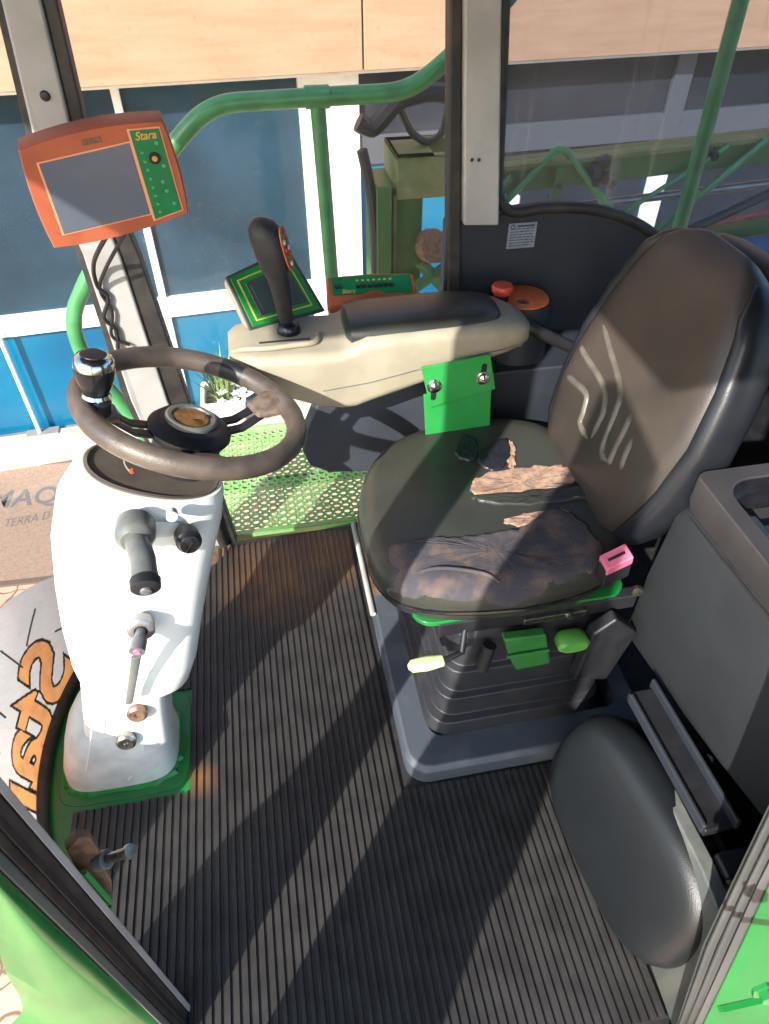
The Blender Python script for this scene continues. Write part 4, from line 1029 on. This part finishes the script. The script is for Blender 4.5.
def on_cush(x, y, off=.002):
    u = (x-CX)/.252; v = (y-CY)/.262; z = cush(max(-1, min(1, u)), max(-1, min(1, v)))
    k = (abs(u)**3.1+abs(v)**3.1)**(1/3.1)
    if k > .85: z -= .028*((k-.85)/.15)**2
    return Vector((x, y, z+off))
def patch(nm, poly, m, off=.004, edge=.004, jag=.004, cell=.012, wob=.0015, parent=se):
    """thin padded area lying on the cushion, with a ragged rim"""
    pts = spline([Vector((p[0], p[1], 0)) for p in poly], 7, closed=True)
    rr = random.Random(nm+str(poly[0])); pts = [p+Vector((rr.uniform(-jag, jag), rr.uniform(-jag, jag), 0)) for p in pts]
    c = sum(pts, Vector())/len(pts); b = MB(); L = []
    for k, o in ((1.0, -.003), (.985, off*.7), (.95, off), (.85, off), (.7, off), (.5, off), (.3, off), (.1, off)):
        row = []
        for p in pts:
            d = c+(p-c)*k; q = on_cush(d.x, d.y, o+(rr.uniform(-wob, wob) if k < .95 else 0)); row.append(q)
        L.append(row)
    b.loft(L); return b.build(nm, m, parent, angle=80)
def cz(px, py, z=.545): 
    p = at(px, py, z=z); return (p.x, p.y)
patch('cloth_patch', [cz(388, 530), cz(425, 527), cz(470, 527), cz(520, 520), cz(556, 500), cz(590, 520), cz(606, 556), cz(560, 580, .53), cz(510, 594, .525), cz(440, 590, .52), cz(396, 572, .52)], 'cloth', .007)
b = MB(); b.tube(spline([on_cush(*cz(388, 560), .009), on_cush(*cz(430, 560), .010), on_cush(*cz(480, 568), .010), on_cush(*cz(500, 582, .53), .008)], 6), .0035, 8); b.build('cloth_fold', 'cloth', se)
patch('torn_foam', [cz(470, 478), cz(482, 465), cz(520, 458), cz(560, 458), cz(578, 468), cz(572, 478), cz(530, 480), cz(490, 486)], 'foam', .003, jag=.005)
patch('torn_foam', [cz(506, 512), cz(520, 504), cz(556, 500), cz(572, 503), cz(562, 511), cz(530, 516)], 'foam', .003, jag=.004)
patch('torn_foam', [cz(506, 444), cz(510, 434), cz(516, 440), cz(516, 455), cz(512, 458)], 'foam', .004, jag=.003)
patch('vinyl_flap', [cz(456, 445), cz(463, 430), cz(476, 434), cz(478, 448), cz(468, 452)], 'vinyl_side', .007, jag=.002)
patch('vinyl_flap', [cz(474, 486), cz(530, 481), cz(590, 478), cz(596, 490), cz(540, 494), cz(490, 492)], 'vinyl', .006, jag=.004)
patch('vinyl_flap', [cz(480, 446), cz(506, 432), cz(512, 446), cz(500, 460), cz(484, 458)], 'vinyl_side', .006, jag=.003)
b = MB(); b.tube([on_cush(*outline(2*math.pi*q/48, .99)[:2]) if False else Vector((CX+outline(2*math.pi*q/48)[0], CY+outline(2*math.pi*q/48)[1], cush(*[max(-1, min(1, w)) for w in outline(2*math.pi*q/48)[2:]])-.066)) for q in range(48)], .006, 8, closed=True)
b.build('cushion_piping', 'black_gloss', se)
# backrest
LEAN = R(16); BO = Vector((.640, 1.02, .535)); BUp = Vector((math.sin(LEAN), 0, math.cos(LEAN))); BN = Vector((-math.cos(LEAN), 0, math.sin(LEAN))); BY = Vector((0, 1, 0))
def bw(t):   # half width up the back
    pts = [(-.06, .155), (.0, .195), (.1, .222), (.22, .228), (.32, .208), (.40, .178), (.45, .150), (.48, .115), (.495, .06)]
    for (a, wa), (c, wc) in zip(pts, pts[1:]):
        if a <= t <= c:
            f = (t-a)/(c-a); f = f*f*(3-2*f) if False else f; return wa+(wc-wa)*f
    return pts[-1][1]
def bface(s, t):   # how far the front face stands out from the back's mid plane
    w = abs(s)
    return .036+.022*w**3+.012*math.exp(-((t-.12)/.1)**2)-.016*(max(0, t-.3)/.2)**2
ts = [-.06, -.045, -.02, .02, .07, .12, .17, .22, .27, .32, .36, .40, .43, .455, .475, .488, .495]
b = MB(); L = []
for t in ts:
    w = bw(t); row = []
    end = min(1, max(0, (t+.06)/.03), ) * min(1, ((.495-t)/.045)**.5 if t < .495 else .0)
    end = max(.12, end)
    for k in range(25):
        s = -1+2*k/24; edge = (1-abs(s)**6)**.5 if abs(s) < 1 else 0
        row.append(BO+BUp*t+BY*(w*s)+BN*(bface(s, t)*end*max(.0, edge)))
    for k in range(1, 24):
        s = 1-2*k/24; edge = (1-abs(s)**5)**.5
        row.append(BO+BUp*t+BY*(w*s)-BN*(.062*end*edge))
    L.append(row)
b.loft(L); b.build('backrest', 'vinyl_back', se, angle=70)
def bpt(px, py, off=.0):
    """where a photo point meets the front face"""
    v = ray(px, py); o = Vector((0, 0, CAMH)); d = .04
    for _ in range(5):
        t_ = BN.dot(BO+BN*d-o)/BN.dot(v); p = o+v*t_-BO; tt = p.dot(BUp); ss = max(-.97, min(.97, p.dot(BY)/max(.05, bw(tt)))); d = bface(ss, tt)*((1-abs(ss)**6)**.5)
    return o+v*t_+BN*off
b = MB()
for pth in ([(566, 375), (574, 382), (586, 395), (583, 412), (580, 424), (588, 440)], [(580, 345), (585, 356), (600, 380), (605, 395), (602, 415), (590, 440)],
            [(602, 322), (610, 350), (620, 390), (616, 410), (602, 448), (607, 462)], [(632, 412), (624, 430), (612, 455), (608, 466)], [(633, 436), (624, 458), (620, 470)]):
    sp_ = spline([bpt(px, py, -.0035) for px, py in pth], 6); nn = len(sp_); b = MB(); b.tube(sp_, [.0085*min(1, .25+.25*min(i, nn-1-i)) for i in range(nn)], 12); b.build('embossed_rib', 'vinyl_rib', se)

# dark side bolsters wrapped round the back's edges
for sgn in (-1, 1):
    b = MB(); L = []
    for t in ts[1:-2]:
        w = bw(t); c = BO+BUp*t+BY*(sgn*(w-.004)); f = min(1, (t+.06)/.05, (.50-t)/.06)
        L.append([c+BN*a+BY*sgn*d for a, d in sell(-.008, .0, .044*f, .020*f+.004, 2.3, 18)])
    b.loft(L); b.build('side_bolster', 'vinyl_side', se, angle=70)
b = MB(); L = []
for t in (.02, .1, .2, .3, .38, .44, .465):
    w = bw(t)*.86; L.append([BO+BUp*t+BY*(w*a)-BN*(.05+.035*d) for a, d in sell(0, 0, 1, 1, 4, 24)])
b.loft(L); b.build('back_shell', 'black', se)
b = MB(); q = BO+BUp*.470-BN*.05
b.loft([[q+BY*a*.115*k+BUp*d*.028*k-BN*o for a, d in sell(0, 0, 1, 1, 2.4, 24)] for k, o in ((.5, -.02), (.85, -.012), (1, .005), (.98, .03), (.8, .046), (.4, .052))]); b.build('top_roll', 'vinyl_back', se)
# green pan, rails and levers
b = MB(); b.prism(rrect(.205, .640, .778, 1.255, .04, 5), (0, 0, .408), (1, 0, 0), (0, 1, 0), (0, 0, 1), .012); b.build('seat_pan', 'green', se, bevel=.002)
b = MB(); b.mm(.25, .66, .775, .80, .375, .413); b.build('slide_rail', 'black', se, bevel=.003)
b = MB(); b.mm(.25, .66, 1.22, 1.245, .375, .413); b.build('slide_rail', 'black', se, bevel=.003)
b = MB(); b.mm(.42, .55, .765, .776, .385, .402); b.build('rail_plate', 'steel', se, bevel=.002)
b = MB(); b.lathe([(0, 0), (.009, 0), (.008, .006), (0, .007)], (.515, .766, .395), (0, -1, 0), 6); b.build('rail_bolt', 'steel', se)
lv0, lv1 = at(445, 660, y=.745), at(408, 667, y=.745)
b = MB(); L = []
for t, r_ in ((0, .004), (.06, .010), (.5, .013), (.9, .011), (1, .004)):
    c = lv0+(lv1-lv0)*t; L.append([c+Vector((0, a*r_, d*r_)) for a, d in sell(0, 0, 1.2, .85, 2.4, 16)])
b.loft(L); b.build('lever_grip', 'lime', se)
b = MB(); b.tube([lv0, at(462, 652, y=.755), (.31, .79, .40)], .0065, 10); b.build('lever_rod', 'black', se)
tb = [at(504, 640, y=.748), at(547, 635, y=.748), at(551, 664, y=.742), at(516, 671, y=.742), at(510, 660, y=.744)]
b = MB(); b.add(tb+[p+Vector((0, .022, 0)) for p in tb], [tuple(range(5)), tuple(range(9, 4, -1))]+[(k, (k+1) % 5, 5+(k+1) % 5, 5+k) for k in range(5)]); pdl = b.build('height_paddle', 'green_tab', se, bevel=.005, seg=3)
pq0, pq1 = at(507, 657, y=.740), at(549, 650, y=.740)
b = MB(); b.tube([pq0, pq1], .0035, 8); b.build('paddle_ridge', 'green_tab', pdl)
b = MB(); c = at(572, 641, y=.75); b.loft([[c+Vector((a, o, d)) for a, d in sell(0, 0, .034*k, .018*k, 2.6, 18)] for o, k in ((-.018, .8), (-.012, 1), (.012, 1), (.02, .8))]); b.build('knob_green', 'green_lever', se)
b = MB(); b.tube([at(490, 645, y=.77), at(482, 668, y=.76)], .014, 12); b.build('damper', 'black', se)
# suspension bellows in steps
b = MB(); L = []
for z, g_ in ((.058, .0), (.075, .0), (.10, -.004), (.105, -.022), (.12, -.020), (.165, -.022), (.170, -.038), (.185, -.036), (.235, -.040), (.240, -.054), (.26, -.052), (.33, -.058), (.345, -.07), (.39, -.075)):
    L.append([(x, y, z) for x, y in rrect(.238-g_, .645+g_*.2, .735-g_, 1.245+g_, .05+g_*.2, 5)])
b.loft(L); b.build('bellows', 'boot', se, bevel=.003)
# grey plinth round the bellows
b = MB(); O = rrect(.178, .74, .662, 1.325, .05, 5); O2 = rrect(.186, .735, .672, 1.32, .05, 5); I = rrect(.245, .69, .74, 1.26, .03, 5); I2 = rrect(.25, .685, .745, 1.255, .03, 5)
b.loft([[(x, y, .001) for x, y in O], [(x, y, .045) for x, y in O], [(x, y, .058) for x, y in O2], [(x, y, .058) for x, y in I], [(x, y, .02) for x, y in I2], [(x, y, .001) for x, y in I2]], cap=False, ring=True)
b.build('plinth', 'plinth', se, bevel=.004)
b = MB(); b.prism(rrect(.178, .33, 1.25, 1.465, .03, 5), (0, 0, .001), (1, 0, 0), (0, 1, 0), (0, 0, 1), .056); b.build('plinth_extension', 'plinth', se, bevel=.006)
b = MB(); b.prism(rrect(.188, .235, 1.16, 1.42, .015, 4), (0, 0, .056), (1, 0, 0), (0, 1, 0), (0, 0, 1), .004); b.build('slide_slot', 'rust', se)
b = MB(); b.tube([(.176, 1.10, .058), (.176, 1.44, .058)], .008, 10); b.build('slide_strip', 'grey_pillar', se)
b = MB(); b.box((.214, 1.43, .066), (.05, .035, .016)); b.build('slide_latch', 'steel', se, bevel=.003)
# belt buckle beside the cushion
bk = thing('belt_buckle', 'seat belt buckle with pink release button beside the cushion', 'buckle', at(620, 575, y=.74))
b0 = at(616, 559, y=.735); ba = Vector((-.15, -.10, .98)).normalized(); bx = (at(629, 552, y=.735)-at(604, 564, y=.735)).normalized(); bd = ba.cross(bx).normalized()
def bb_(nm, l0, l1, w, t, m, bev=.003):
    A = [b0+ba*l0+bx*x_*w+bd*y_*t for x_, y_ in ((-1, -1), (1, -1), (1, 1), (-1, 1))]; B = [p+ba*(l1-l0) for p in A]
    b = MB(); b.add(A+B, [(3, 2, 1, 0), (4, 5, 6, 7), (0, 1, 5, 4), (1, 2, 6, 5), (2, 3, 7, 6), (3, 0, 4, 7)]); return b.build(nm, m, bk, bevel=bev)
bb_('body', -.055, 0, .026, .014, 'black'); bb_('release_button', -.012, .008, .025, .0165, 'pink', .0025); bb_('slot', .006, .009, .016, .003, 'black', .0005)
b = MB(); b.tube([b0-ba*.05, b0-ba*.12+Vector((.01, .03, 0))], .012, 10); b.build('stalk', 'black', bk)
b = MB(); b.lathe([(0, 0), (.012, 0), (.010, .007), (0, .008)], at(637, 590, y=.75), (-.3, -1, .2), 16); b.build('anchor_bolt', 'steel', bk)
# strap slipping out between cushion and back
stp = MB(); c = at(546, 434, y=1.235); stp.box(c, (.045, .03, .012), Matrix.Rotation(R(20), 3, 'Y') @ Matrix.Rotation(R(25), 3, 'Z')); 
tag(stp.build('belt_latch', 'piping', bevel=.003), 'pale belt latch wedged between cushion and backrest on the far side', 'latch')

# ================================================================== FOLDED BUDDY SEAT
bs = thing('folded_passenger_seat', 'grey folded passenger seat with upright cushion nearest the door', 'seat', (.6, .5, 0))
# cushion tipped up on its edge
pa, pb_, pc2, pd = Vector((.452, .567, .055)), Vector((.507, .222, .045)), Vector((.566, .28, .325)), Vector((.548, .612, .325))
pu = ((pb_-pa)+(pc2-pd)).normalized(); pv0 = ((pd-pa)+(pc2-pb_)).normalized(); pn = pu.cross(pv0).normalized()
if pn.x > 0: pn = -pn
pcn = (pa+pb_+pc2+pd)/4; pv = pn.cross(pu).normalized()
if pv.z < 0: pv = -pv
hu = .208; hv = .150
b = MB(); L = []
for d, k in ((-.058, .80), (-.055, .90), (-.045, .97), (-.025, 1.0), (-.008, .995), (.008, .965), (.020, .91), (.027, .83), (.031, .70), (.034, .45), (.035, .15)):
    L.append([pcn+pu*a*k+pv*c*k+pn*d for a, c in sell(0, 0, hu, hv, 3.0, 56)])
b.loft(L); b.build('seat_cushion', 'pad_grey', bs, angle=60)
b = MB(); b.loft([[pcn+pu*a+pv*c+pn*d for a, c in sell(0, 0, hu*.93, hv*.93, 3.0, 40)] for d in (-.072, -.056)]); b.build('cushion_board', 'black', bs)
# folded back with drink tray
XB = .672
def cq(px, py): return at(px, py, x=XB)
f1, f2, f3 = cq(690, 482), cq(632, 648), cq(769, 822)
fz0, fz1 = .20, .665
yfar, ynear = .782, .30
b = MB(); L = []
for y, z0, z1, dx in ((yfar+.006, .31, .62, .025), (yfar, .285, .645, .004), (yfar-.025, .280, .655, 0), (.62, .315, .672, -.006), (.45, .355, .685, -.006), (ynear, .39, .69, 0), (ynear-.06, .41, .67, .02)):
    L.append([(XB+dx, y, z0), (XB+dx-.008, y, z0+.03), (XB+dx-.010, y, (z0+z1)/2), (XB+dx, y, z1-.02), (XB+dx+.015, y, z1), (XB+.09, y, z1), (XB+.09, y, z0)])
b.loft(L); b.build('backrest_front', 'console_grey', bs, bevel=.006, seg=3)
# upper band / tray body with recesses
tz = .75
tray = MB(); XT0, XT1, YT0, YT1 = XB-.014, 1.00, .18, .757
O = rrect(XT0, XT1, YT0, YT1, .02, 5); n_o = len(O)
# outer wall and rim with one big rounded recess
I = rrect(XT0+.032, XT1-.03, YT0+.05, YT1-.030, .05, 5)
z_b = .655
tray.loft([[(x+(.014 if z < .70 else 0)*(1 if x < .85 else 0), y, z) for x, y in O] for z in (z_b, .70, tz-.006)]+[[(x*.996+.0034, y, tz) for x, y in O], [(x, y, tz) for x, y in I], [(x, y, tz-.058) for x, y in I]])
tray.build('drink_tray', 'console_top', bs, bevel=.004)
b = MB(); lr = lambda k, z: [(.83+(x-.83)*k, .468+(y-.468)*k, z) for x, y in I]
b.loft([lr(.999, tz-.004), lr(.985, tz-.022), lr(.955, tz-.024), lr(.94, tz-.055), lr(.90, tz-.056)], cap=False); b.build('tray_liner', 'black_gloss', bs)
b = MB(); b.loft([lr(.92, tz-.0575), lr(.92, tz-.0535)]); b.build('tray_floor', 'console_top', bs)
q = at(752, 532, z=tz-.02)
b = MB(); b.mm(q.x-.02, q.x+.012, q.y-.03, q.y+.02, tz-.055, tz-.002); b.mm(q.x+.012, q.x+.10, q.y-.012, q.y+.006, tz-.055, tz-.012); b.build('tray_divider', 'panel', bs, bevel=.006)
b = MB(); b.tube([(XB-.004, YT1-.02, .672), (XB-.006, .62, .680), (XB-.004, .3, .694)], .006, 8); b.build('seam_gap', 'black', bs)
# carrying frame and hinge
b = MB(); b.mm(.76, 1.0, .32, .65, .0, .40); b.build('pedestal', 'black', bs, bevel=.01)
def rail(p, q, w, h, nm, m):
    p, q = Vector(p), Vector(q); t = (q-p).normalized(); u = Vector((0, 0, 1)); u = (u-t*u.dot(t)).normalized(); s = t.cross(u)
    return MB().loft([[c+s*a+u*d for a, d in ((-w, -h), (w, -h), (w, h), (-w, h))] for c in (p, q)]).build(nm, m, bs, bevel=.003)
hA, hB, hC, hD = at(630, 697, z=.34), at(704, 830, z=.35), at(652, 682, z=.345), at(738, 826, z=.36)
rail((hA+hC)/2-Vector((0, 0, .012)), (hB+hD)/2-Vector((0, 0, .012)), .026, .010, 'hinge_channel', 'black')
rail(hA, hB, .004, .012, 'hinge_rail', 'panel')
rail(hC, hD, .004, .012, 'hinge_rail', 'panel')
b = MB(); b.mm(.585, .70, .275, .315, .25, .35); b.build('hinge_block', 'black', bs, bevel=.006)
b = MB(); b.lathe([(0, 0), (.011, 0), (.009, .006), (0, .007)], (.597, .275, .335), (-.4, -.7, .6), 8); b.build('hinge_bolt', 'bronze', bs)
b = MB(); b.lathe([(0, 0), (.016, .0), (.014, .012), (0, .013)], (.675, .275, .345), (-.2, -.8, .6), 8); b.build('hinge_cap', 'rust', bs)
b = MB(); strap = spline([(.585, .300, .34), (.594, .272, .27), (.589, .252, .20), (.567, .24, .13), (.545, .235, .08)], 6)
b.loft([[p+Vector((0, -.004, -.002)), p+Vector((.012, .012, 0)), p+Vector((.015, .010, 0)), p+Vector((.004, -.006, -.002))] for p in strap]); b.build('strap', 'black', bs)
b = MB(); b.prism([(.55, .20), (.63, .18), (.66, .34), (.60, .40), (.56, .36)], (0, .735, 0), (1, 0, 0), (0, 0, 1), (0, 1, 0), .03); b.build('side_bracket', 'black', bs, bevel=.006)

# ================================================================== LIGHT
w = bpy.data.worlds.new('sky'); S.world = w; w.use_nodes = True
n, l = w.node_tree.nodes, w.node_tree.links
sky = n.new('ShaderNodeTexSky'); sky.sky_type = 'NISHITA'; sky.sun_disc = False; sky.sun_elevation = R(32); sky.air_density = 1.0; sky.dust_density = 1.0
SUN_AZ = 50     # direction the light travels, from +X towards +Y
sky.sun_rotation = R(90-(SUN_AZ+180))
l.new(sky.outputs[0], n['Background'].inputs[0]); n['Background'].inputs[1].default_value = .40
sd = bpy.data.lights.new('sun', 'SUN'); sd.energy = 9.0; sd.angle = R(.6); sd.color = (1, .95, .87)
so_ = bpy.data.objects.new('sun', sd); COL.objects.link(so_)
EL = R(32); dirv = Vector((math.cos(R(SUN_AZ))*math.cos(EL), math.sin(R(SUN_AZ))*math.cos(EL), -math.sin(EL)))
so_.rotation_euler = dirv.to_track_quat('-Z', 'Y').to_euler(); so_.location = (-3, -3, 5)

vs = S.view_settings; vs.view_transform = 'Standard'; vs.look = 'None'; vs.gamma = 1; vs.exposure = .28; vs.use_curve_mapping = False
S.cycles.max_bounces = 8; S.cycles.transparent_max_bounces = 16; S.cycles.sample_clamp_indirect = 6; S.cycles.caustics_refractive = False; S.cycles.caustics_reflective = False
